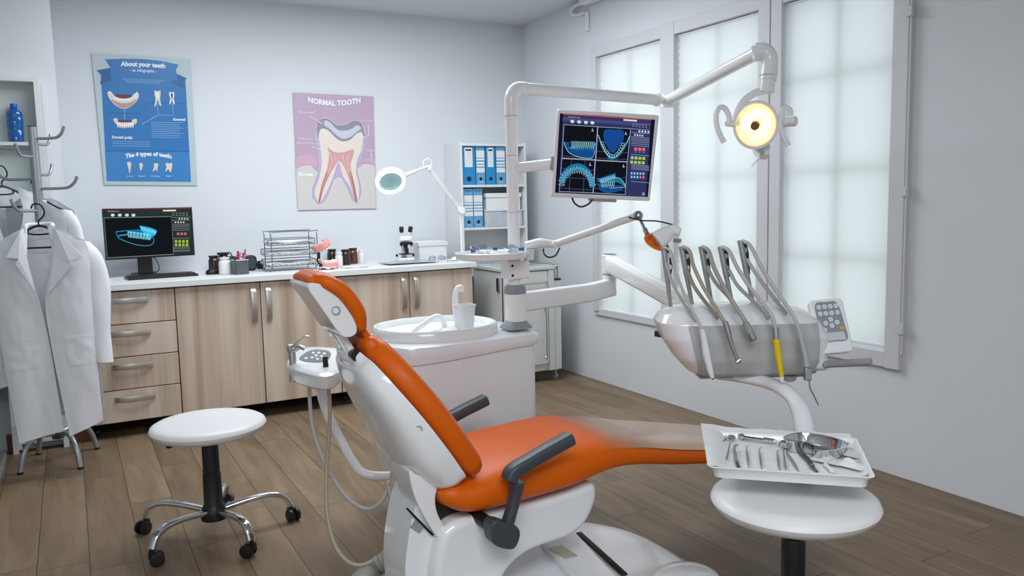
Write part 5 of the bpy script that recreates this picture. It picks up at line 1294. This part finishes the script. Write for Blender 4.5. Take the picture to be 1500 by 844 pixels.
# ================================================================== STOOLS
def make_stool(label,seat_z=.49):
    t=thing('swivel_stool',label,'stool')
    G(M_seat).lathe([(.001,seat_z-.055),(.185,seat_z-.055),(.208,seat_z-.048),(.222,seat_z-.034),(.227,seat_z-.022),(.222,seat_z-.010),(.206,seat_z-.001),(.17,seat_z+.002),(.001,seat_z+.003)],seg=64).obj('seat',t)
    G(M_black).lathe([(.09,seat_z-.064),(.09,seat_z-.054)],seg=30).obj('seat_plate',t)
    G(M_chrome).cyl((0,0,.40),(0,0,seat_z-.06),.014,seg=20).obj('gas_piston',t)
    G(M_black).lathe([(.052,.075),(.054,.10),(.046,.125),(.038,.14),(.036,.27),(.0335,.272),(.033,.39),(.028,.402),(.012,.406)],seg=32).obj('gas_column',t)
    G(M_black).sweep([(-.04,.0,seat_z-.055),(-.12,-.04,seat_z-.062),(-.165,-.07,seat_z-.068)],rrect(.022,.008,.003,2),up=(0,0,1)).obj('height_lever',t)
    for k in range(5):
        a=math.radians(-145+72*k); c,s=math.cos(a),math.sin(a)
        p=[(c*.045,s*.045,.112),(c*.14,s*.14,.128),(c*.23,s*.23,.132),(c*.285,s*.285,.112),(c*.312,s*.312,.068)]
        lg=G(M_chrome).sweep(cr(p,5),rrect(.034,.022,.009,3),up=(0,0,1),scales=None).obj('leg',t)
        b=a+.9+k*1.3; cc,sn=math.cos(b),math.sin(b); q=Vector((c*.312,s*.312,0))
        g=G(M_black); n=Vector((cc,sn,0)); m=Vector((-sn,cc,0)); w=q+m*.016+V(0,0,.028)
        for sg in (-1,1): g.lathe([(.018,-.008),(.027,-.006),(.028,0),(.027,.006),(.018,.008)],frame(w+n*sg*.016,n),24)
        g.t(frame(q+V(0,0,.046),(0,0,1),n)).cbox((0,.004,0),.022,.036,.024); g.t(Matrix.Identity(4))
        g.cyl(q+V(0,0,.05),q+V(0,0,.072),.008)
        g.obj('caster',t)
    return t
st1=make_stool('round white swivel stool on chromed five-star base in front of the wooden cabinets')
st1.location=(.447,3.447,0)
st2=make_stool('round white stool cut off by the lower frame edge, under the instrument tray',.53)
st2.location=(1.722,1.543,0); st2.rotation_euler=(0,0,2.5); st2['group']='round white swivel stools'
st1['group']='round white swivel stools'
# ================================================================== INSTRUMENT TRAY
ZT=.625
FL=at_z(1037,684,ZT); FR=at_z(1283,700,ZT); BR=at_z(1246,641,ZT)
tu=(FR-FL).normalized(); tv=Vector((-tu.y,tu.x,0)); TW=(FR-FL).length; TD=(BR-FR).dot(tv)
TT=frame(FL,(0,0,1),tu)      # local: x along front edge, y away, z up from rim height
tr=thing('instrument_tray','white plastic tray lined with cloth, holding steel instruments above the stool','tray',FL+tu*TW/2+tv*TD/2+V(0,0,-.036))
def tr_ring(d,z): return [(x,y,z) for x,y in rrect(TW+2*d,TD+2*d,.018+max(0,d),6,TW/2,TD/2)]
G(M_white,TT).loft([tr_ring(-.022,-.036),tr_ring(-.016,-.034),tr_ring(-.011,-.012),tr_ring(0,-.002),tr_ring(.0,.0),tr_ring(-.005,.0),tr_ring(-.014,-.012),tr_ring(-.018,-.028)]).obj('tray_body',tr)
# cloth liner: top-level thing resting in the tray, raised over the left and back edges
rows=[]
for j in range(31):
    v=j/30; row=[]
    for i in range(41):
        u=i/40; x=.004+(TW-.018)*u; y=.012+(TD+.012)*v
        z=-.020+.004*noise.noise(Vector((x*22,y*16,3)))+.0015*noise.noise(Vector((x*90,y*70,1)))
        k=max(0,min(1,(.13-u)/.10)); k=k*k*(3-2*k); x-=.034*v*k*max(0,(.13-u)/.13)+.006*k; z+=.026*k*(.75+.25*min(1,v*6))+.006*k*v
        eb=max(0,(v-.90)/.10); z+=.024*eb*(1-k)
        ef=max(0,(.04-v)/.04); z+=.018*ef*(1-k)
        er=max(0,(u-.97)/.03); z+=.010*er*(1-v)
        row.append((x,y,z))
    rows.append(row)
G(M_paper,TT).grid(rows).obj('tray_cloth',None,'crinkled white cloth lining the instrument tray, its left edge turned up','cloth',solid=.0012)
ZI=ZT-.016
def tp(x,y,dz=0): return at_z(x,y,ZI+dz)
SG='small steel hand instruments on the tray cloth'
def rod(pts,rr,m,name,par,seg=10): return G(m).tube(pts,rr,seg,4).obj(name,par)
def probe(a,b,label,hook0=None,hook1=None,r=.0032,name='dental_probe'):
    A=tp(*a,.003);B=tp(*b,.003); t=thing(name,label,'hand instrument',A,0,SG); d=(B-A); L=d.length; d=d/L; s=Vector((-d.y,d.x,0))
    rod([A+d*L*.18,A+d*L*.3,A+d*L*.5,A+d*L*.7,A+d*L*.85],[r*.6,r,r*1.1,r,r*.6],M_steel,'handle',t)
    for e,h,sg in ((A,hook0,-1),(B,hook1,1)):
        q0=A+d*L*(.18 if sg<0 else .85); k=(e-q0)
        pts=[q0,q0+k*.6,e+s*.004*(h or .2)*1.0,e+s*.010*(h or .2)+V(0,0,.003)]
        rod(pts,[r*.6,r*.4,r*.3],M_steel,'working_tip',t,8)
    return t
# scissors-like crown pliers, far left
t=thing('surgical_scissors','small steel scissors, far left on the tray cloth','hand instrument',tp(1052,645),0,SG)
def ringloop(c,r1,r2,par,ang=0):
    P=[]
    for k in range(14):
        a=2*PI*k/14; P.append(tp(c[0]+r1*math.cos(a),c[1]+r2*math.sin(a),.004))
    G(M_steel).tube(P,.0024,8,2,closed=True).obj('finger_ring',par)
ringloop((1051.5,638),5.5,2.6,t); ringloop((1066.5,641),4.5,3.0,t)
rod([tp(1051,641,.004),tp(1052,648,.004),tp(1051.5,653,.004),tp(1054,661,.004)],[.004,.0045,.005,.004],M_steel,'blade',t); rod([tp(1063,643,.006),tp(1057,649,.006),tp(1052,654,.006)],[.003,.004,.004],M_steel,'shank',t)
def mirror(c,e,lab,r=.0115,tilt=None):
    C_=tp(*c,.006); E=tp(*e,.003); t=thing('mouth_mirror',lab,'mouth mirror',C_,0,'mouth mirrors on the tray')
    d=(E-C_).normalized(); rod([C_+d*r*.8+V(0,0,-.001),C_+d*.035,E-d*.02,E],[.0014,.0018,.0032,.0030],M_steel,'handle',t)
    nn=(V(0,0,1)+(CC-C_).normalized()*(tilt or .6)).normalized()
    G(M_chrome,frame(C_,nn)).lathe([(.001,-.002),(r,-.002),(r,.001),(r*.9,.0014),(.001,.0012)],seg=28).obj('mirror_head',t); return t
mirror((1071.5,641),(1064,673),'mouth mirror with dull grey disc beside the scissors',.0125,.5)
mirror((1146.5,651),(1151,687),'mouth mirror with shining bright disc leaning by the round steel cap',.0115,1.2)
# tweezers
t=thing('tweezers','angled steel tweezers with dark grip, right of the grey mouth mirror','tweezers',tp(1078,680),0,SG)
a,b,c,d=tp(1081,653,.008),tp(1075.5,656,.006),tp(1077,672,.005),tp(1082,685,.004)
rod([a,b,c,(c+d)/2],[.0012,.0025,.0045,.0045],M_steel,'arm',t); rod([a+V(.002,0,.003),b+V(.003,.001,.005),c+V(.004,0,.004),(c+d)/2+V(.002,0,.002)],[.001,.002,.003,.003],M_steel,'arm',t)
rod([(c+d)/2,d],[.0052,.0050],mat('gunmetal','#55585a',.35,metal=.8),'grip',t)
probe((1093,654),(1097,684),'short steel scaler just right of the tweezers',.6,.3)
probe((1112,657),(1116,688),'steel double-ended carver with curled lower tip, alone mid-left',.6,1.2)
probe((1138,660),(1142,689),'steel probe left of the bright mouth mirror handle',1.,.2)
probe((1151,660),(1171,692),'slanting steel excavator right of the bright mouth mirror',.8,1.4,.0036)
# cartridge syringe
t=thing('dental_syringe','silver cartridge syringe lying across the back of the tray cloth','dental syringe',tp(1112,644),0)
s0,s1=tp(1082,639,.008),tp(1138,647,.008); dd=(s1-s0)
rod([s0,s0+dd*.06],[.007,.007],M_chrome,'thumb_ring',t,14); rod([s0+dd*.05,s0+dd*.14],[.010,.010],M_chrome,'collar',t,14)
g=G(M_chrome); n_=Vector((-dd.y,dd.x,0)).normalized()
for s in (-1,1): g.cyl(s0+dd*.12+n_*.006*s,s0+dd*.68+n_*.006*s,.0022)
g.obj('barrel_rails',t); rod([s0+dd*.14,s0+dd*.68],[.0028,.0028],M_black,'plunger',t)
rod([s0+dd*.66,s0+dd*.9],[.0085,.0075],M_chrome,'barrel_head',t,16); G(M_chrome).cyl(s0+dd*.9-n_*.012,s0+dd*.9+n_*.012,.004).obj('finger_grip',t); rod([s0+dd*.9,s0+dd*1.0],[.006,.004],M_chrome,'needle_hub',t)
# round steel cap
c=tp(1152,655); G(M_chrome,Matrix.Translation(c)).lathe([(.015,0),(.018,.002),(.019,.016),(.017,.0165),(.015,.004),(.001,.004)],seg=32).obj('steel_cup',None,'small round steel cap leaning against the kidney dish','steel cup')
# kidney dish
KB=tp(1159,653,0.0); KE=tp(1229,675,0.0)
kd=(KE-KB); kl=kd.length; ku=kd/kl; kv=Vector((-ku.y,ku.x,0))
t=thing('kidney_dish','shiny steel kidney dish in the back right of the tray','kidney dish',(KB+KE)/2)
kid=[(0,.006),(.06,-.052),(.22,-.075),(.38,-.040),(.52,-.022),(.68,-.052),(.82,-.076),(.93,-.068),(.995,-.035),(1.01,.005),(.985,.045),(.91,.074),(.72,.088),(.45,.088),(.20,.070),(.04,.045)]
def kr(sc,z):
    pts=smooth2([(a*kl,b*.80) for a,b in kid],4); cx_=kl/2
    return [tuple(KB+ku*(cx_+(a-cx_)*sc)+kv*(b*sc)+V(0,0,z)) for a,b in pts]
G(M_chrome).loft([kr(.80,0),kr(.86,.004),kr(.97,.030),kr(1.03,.034),kr(1.035,.036),kr(.985,.0355),kr(.95,.030),kr(.84,.006),kr(.76,.003)]).obj('dish',t)
probe((1222,660),(1236,671),'thin steel probe poking out from behind the kidney dish',.2,.1,.0026)
# forceps
t=thing('extraction_forceps','dark steel forceps lying diagonally in front of the kidney dish','forceps',tp(1182,670),0)
M_gm=mat('gunmetal','#55585a',.35,metal=.8)
rod([tp(1170,657,.006),tp(1172,664,.006),tp(1182,674,.006),tp(1190,684,.006),tp(1197,691,.004)],[.0022,.0042,.0045,.005,.003],M_gm,'shank',t)
rod([tp(1173,656,.010),tp(1178,665,.010),tp(1186,674,.009),tp(1192,683,.008)],[.002,.0035,.0035,.003],M_gm,'shank',t); G(M_steel).ball(tp(1190,682,.008),.005).obj('hinge',t)
# gauze and cotton
M_gz=mat('sheer_gauze','#e9e5e2',.95,alpha=.85,bump=.3,bs=900)
for nm,(x,y,w,h,ang,lab,seed) in {'gauze_pad':(1212,676,.085,.05,-.5,'cream folded gauze pad in front of the kidney dish',2),'cotton_pad':(1245,683,.085,.045,-.6,'pale cotton pad in the front right corner of the tray',5),'tissue':(1243,665,.08,.06,-.5,'sheer white tissue by the right rim of the tray',8)}.items():
    c=tp(x,y,.001); TG=frame(c,(0,0,1),tu)@Matrix.Rotation(ang,4,'Z'); rows=[]
    for j in range(13):
        rows.append([(w*(i/12-.5),h*(j/12-.5),.003+.012*math.sin(PI*i/12)*math.sin(PI*j/12)*(1+.9*noise.noise(Vector((i*.5+seed,j*.5,seed))))) for i in range(13)])
    G(M_gz if nm!='cotton_pad' else M_paper,TG).grid(rows).obj(nm,None,lab,'gauze',solid=.002)
c=tp(1215,689); rod2=G(M_whitem).tube([tp(1209,681,.006),tp(1219,690,.006)],.006,12,1,smooth=False).obj('cotton_roll',None,'white cotton roll beside the cream gauze pad','cotton roll')
# ================================================================== COAT STAND, COATS, SHELF AT THE LEFT
SX,SY=-.128,4.953
M_stand=mat('grey_painted_tube','#a0a6ab',.32,metal=.55)
cs=thing('coat_stand','grey tubular coat stand with curved hooks at the left, by the hanging coats','coat stand',(SX,SY,0))
G(M_stand).cyl((SX,SY,.14),(SX,SY,1.10),.024,seg=24).cyl((SX,SY,1.10),(SX,SY,1.795),.0215,seg=24).obj('pole',cs)
G(M_black).cyl((SX,SY,1.795),(SX,SY,1.80),.019).obj('pole_cap',cs)
G(M_dark).cyl((SX,SY,.13),(SX,SY,.21),.030,seg=24).obj('collar',cs)
for x,y in ((-.309,4.817),(-.033,4.743),(-.235,5.16),(.055,5.09)):
    d=V(x-SX,y-SY,0); q=V(SX,SY,0)
    G(M_stand).tube([q+d*.08+V(0,0,.160),q+d*.45+V(0,0,.172),q+d*.72+V(0,0,.150),q+d*.90+V(0,0,.09),q+d+V(0,0,.006)],.0135,14,6).obj('leg',cs)
    G(M_black).cyl(q+d,q+d+V(0,0,.012),.0145).obj('foot_cap',cs)
def hook(a,z,L=.185,up=.06):
    d=V(math.cos(a),math.sin(a),0); q=V(SX,SY,z)
    G(M_stand).tube([q+d*.015,q+d*L*.6,q+d*L*.82+V(0,0,.006),q+d*L*.97+V(0,0,.030),q+d*L*1.05+V(0,0,up)],.0078,10,6).obj('hook',cs)
    return q+d*L*.5+V(0,0,.010)
ar=math.atan2(-.481,.877)
hook(ar,1.735,.16); hook(ar+PI,1.685,.20); hook(ar-PI/2,1.64,.15); hook(ar+PI/2,1.71,.16)
hook(ar+.05,1.475,.20); pL=hook(ar+PI,1.525,.20); pF=hook(ar-PI/2-.2,1.36,.17); pB=hook(ar+PI/2,1.55,.15); 
def coat(name,label,nx,nz,D,seed,rz=0,scale=1.,pins=True,lt=False):
    """long white coat on a black hanger; local x right, y away from viewer, z up, origin at the collar"""
    O=at_d(nx,nz,D) if not isinstance(nx,Vector) else nx
    t=thing(name,label,'coat',O,rz,'white medical coats on the coat stand')
    TC=Matrix.Translation(O)@Matrix.Rotation(rz,4,'Z')@Matrix.Scale(scale,4)
    def surf(x,z,y0,bul,fold,fq):
        dep=min(1,max(0,(-z)/.45))
        y=y0+bul*(1-(abs(x)/.27)**2)+fold*dep*(math.sin(x*fq+seed+2.2*noise.noise(Vector((x*3,z*1.2,seed))))+.8*noise.noise(Vector((x*9,z*3.2,seed+4))))
        return y+.0035*noise.noise(Vector((x*28,z*20,seed)))
    def panel(L,R,y0,bul,nm,fold=.012,nu=26,nv=44,fq=17,m=M_cloth,off=0,th=.0035):
        rows=[]
        for j in range(nv+1):
            v=j/nv; a=resampleP(L,v); b=resampleP(R,v); row=[]
            for i in range(nu+1):
                u=i/nu; x=a[0]+(b[0]-a[0])*u; z=a[1]+(b[1]-a[1])*u
                row.append((x,surf(x,z,y0,bul,fold,fq)-off,z))
            rows.append(row)
        return G(m,TC).grid(rows).obj(nm,t,solid=th)
    def resampleP(P,v):
        n=len(P)-1; q=v*n; j=min(int(q),n-1); k=q-j; return (P[j][0]+(P[j+1][0]-P[j][0])*k,P[j][1]+(P[j+1][1]-P[j][1])*k)
    sp_=lambda pts:[(p.x,p.z) for p in cr([Vector((x,0,z)) for x,z in pts],6)]
    # back
    panel(sp_([(-.055,.03),(-.17,-.03),(-.225,-.10),(-.215,-.45),(-.215,-1.03)]),sp_([(.055,.03),(.17,-.03),(.225,-.10),(.225,-.45),(.235,-.98)]),.055,.035,'back_panel')
    # fronts
    panel(sp_([(-.055,.035),(-.17,-.03),(-.225,-.10),(-.212,-.50),(-.165,-1.09)]),sp_([(-.050,.030),(-.060,-.12),(-.020,-.34),(.012,-.60),(.045,-1.05)]),-.03,-.045,'front_panel')
    panel(sp_([(.050,.030),(.065,-.12),(.010,-.34),(.020,-.60),(.072,-1.08)]),sp_([(.055,.035),(.17,-.03),(.225,-.10),(.222,-.50),(.232,-1.02)]),-.038,-.045,'front_panel')
    # sleeves: flattened tapering tubes
    for s,dx in ((-1,-.01),(1,-.015)):
        pts=[V(s*.175,.0,-.045),V(s*.225+dx*.1,-.005,-.14),V(s*.25+dx*.35,-.01,-.32),V(s*.255+dx*.75,-.02,-.52),V(s*.262+dx*.95,-.025,-.70)]
        P_=cr(pts,6); m=len(P_)-1; rings=[]
        for i,p in enumerate(P_):
            k=i/m; a=.055+.015*math.sin(PI*min(1,k*1.3)); b=.034+.010*k; r=[]
            for q in range(22):
                th=2*PI*q/22; f=1+.10*noise.noise(Vector((math.cos(th)*1.5,math.sin(th)*1.5+k*5,seed+s)))
                r.append(p+V(a*f*math.cos(th),b*f*math.sin(th),a*.5*math.cos(th)*(-s)*.3))
            rings.append(r)
        G(M_cloth,TC).loft(rings).obj('sleeve',t)
    # lapels and collar
    if lt: return t,TC
    def flap(pts,y,nm):
        n=G(M_cloth,TC); n.add([(x,y+dy,z) for x,z,dy in pts],[tuple(range(len(pts)))]); n.obj(nm,t,solid=.004,smooth=False)
    flap([(-.045,.045,.03),(-.075,.02,.0),(-.145,-.115,-.02),(-.090,-.122,-.022),(-.105,-.15,-.024),(-.03,-.30,-.01),(-.055,-.12,.0)],-.088,'lapel')
    flap([(.045,.045,.03),(.085,.02,.0),(.205,-.125,-.02),(.140,-.145,-.024),(.150,-.17,-.026),(.03,-.31,-.012),(.065,-.12,.0)],-.090,'lapel')
    G(M_cloth,TC).tube([(-.060,-.03,.030),(-.055,.03,.045),(0,.055,.045),(.055,.03,.045),(.060,-.03,.030)],.012,10,5).obj('collar',t)
    # pockets follow the front panels
    panel([(-.185,-.545),(-.185,-.70)],[(-.035,-.545),(-.030,-.70)],-.03,-.045,'pocket',nu=20,nv=14,off=.0026,th=.0010)
    panel([(.085,-.545),(.095,-.70)],[(.215,-.545),(.220,-.70)],-.038,-.045,'pocket',nu=20,nv=14,off=.0026,th=.0010)
    return t,TC
def hanger(TC,label,top,hk,rz=0):
    t=thing('coat_hanger',label,'hanger',top,rz,'black plastic coat hangers')
    g=G(M_black,TC); g.tube([(-.19,.0,-.055),(-.10,.0,-.008),(-.05,.0,.022),(0,0,.040),(.05,0,.022),(.10,0,-.008),(.19,0,-.055)],.006,8,5); g.obj('shoulder_arch',t)
    G(M_black,TC).cyl((-.155,.0,-.075),(.155,0,-.075),.005,seg=8).obj('trouser_bar',t)
    G(M_black,TC).tube([(-.05,0,.022),(-.05,-.0,-.0),(0,0,-.006),(.05,0,.0),(.05,0,.022)],.0045,8,5).obj('inner_bow',t)
    G(M_black,TC).tube([(0,0,.040),(0,0,.065),(.020,0,.085),(.030,0,.115),(.012,0,.150),(-.018,0,.152),(-.030,0,.130)],.0042,8,6).obj('hook',t)
    return t
ca_,TC=coat('lab_coat','open white medical coat hanging in front on its black hanger, V-neck visible',58,342,4.03,1.3,rz=-.10,scale=.95)
hanger(TC@Matrix.Translation((0,.0,0)),'black coat hanger holding the front white coat',at_d(58,342,4.03),pF,0)
cb_,TC=coat('lab_coat','white coat at the left frame edge, hanging higher behind the front coat',V(-.29,5.08,1.455),0,0,4.1,rz=.35,scale=.95,lt=True)
hanger(TC,'black coat hanger of the higher coat at the left frame edge',V(-.29,5.08,1.455),pL,0)
cc2,TC=coat('lab_coat','white coat at the back, only its shoulder showing right of the pole',V(-.14,5.13,1.40),0,0,7.7,rz=-.6,scale=.84,lt=True)
hanger(TC,'black coat hanger of the rear white coat behind the pole',V(-.14,5.13,1.40),pB,0)
# narrow white shelf unit in the wall at far left
nx0,nx1=-.36,-.083
t=thing('shelf_unit','narrow white open shelf at the far left holding the blue bottle','shelf unit',(-.22,5.27,0))
ny0,ny1=5.235,5.315; top=2.065
G(M_lamin).box(nx0,nx0+.045,ny0,ny1,.02,top).obj('side_panel',t,bevel=.001); G(M_lamin).box(nx1-.028,nx1,ny0,ny1,.02,top).obj('side_panel',t,bevel=.001)
G(M_lamin).box(nx0,nx1,ny0,ny1,top,top+.025).obj('top_panel',t,bevel=.001); G(mat('shelf_back_grey','#b9c3c3',.5)).box(nx0,nx1,ny1-.008,ny1,.08,top).obj('back_panel',t)
for z in (1.72,1.45,1.15,.85,.5): G(M_lamin).box(nx0+.045,nx1-.028,ny0+.005,ny1-.008,z,z+.018).obj('shelf',t)
G(M_lamin).box(nx0+.045,nx1-.028,ny0,ny0+.012,.05,.85).obj('door',t,bevel=.001)
G(M_black).box(nx0-.012,nx0-.004,ny0-.01,ny0,1.1,1.95).obj('dark_gasket',t)
for x in (nx0,nx1-.028): G(M_lamin).box(x,x+.028,ny0,ny1,0,.02).obj('foot',t)
M_bot=mat('blue_translucent_bottle','#1464b0',.12,coat=.5,trans=.25); p=V(-.215,5.275,1.739)
t=thing('cleaning_bottle','blue plastic bottle with blue cap on the narrow left shelf','bottle',p)
G(M_bot,Matrix.Translation(p)).lathe([(.030,0),(.038,.004),(.039,.06),(.036,.065),(.039,.075),(.040,.13),(.037,.137),(.040,.145),(.036,.165),(.018,.178),(.015,.182)],seg=36,sy=.8).obj('body',t)
G(mat('blue_cap','#1450c8',.35),Matrix.Translation(p)).lathe([(.016,.182),(.017,.186),(.017,.205),(.015,.208)],seg=24).obj('cap',t)
WORLD_S=1.65
CEIL=[(1.5,4.3,2.2,1.2,72),(-.1,-.4,2.0,1.4,90)]  # unseen ceiling lamp lifting the room light; second added as fill behind the camera
EXPO=0.0
# ================================================================== CAMERA, LIGHT, WORLD
cam=bpy.data.cameras.new('camera'); co=bpy.data.objects.new('camera',cam); COL.objects.link(co)
co.location=CC; co.matrix_world=Matrix(((CR.x,CU.x,-CF.x,0),(CR.y,CU.y,-CF.y,0),(CR.z,CU.z,-CF.z,HC),(0,0,0,1)))
cam.sensor_width=36; cam.lens=FOC*36/1500; cam.clip_start=.05; SC.camera=co
w=bpy.data.worlds.new('world'); SC.world=w; w.use_nodes=True; bg=w.node_tree.nodes['Background']
bg.inputs['Color'].default_value=(.86,.95,1,1); bg.inputs['Strength'].default_value=WORLD_S
def area(name,loc,size,sy,power,col,rot=(0,0,0),spread=180):
    l=bpy.data.lights.new(name,'AREA'); l.shape='RECTANGLE'; l.size=size; l.size_y=sy; l.energy=power; l.color=col; l.spread=math.radians(spread)
    o=bpy.data.objects.new(name,l); COL.objects.link(o); o.location=loc; o.rotation_euler=rot; return o
for o_ in CEIL: 
    area('unseen_ceiling_fill',(o_[0],o_[1],ZC-.03),o_[2],o_[3],o_[4],(.93,.97,1))
SC.view_settings.view_transform='Standard'; SC.view_settings.look='None'; SC.view_settings.gamma=1; SC.view_settings.use_curve_mapping=False
SC.view_settings.exposure=EXPO
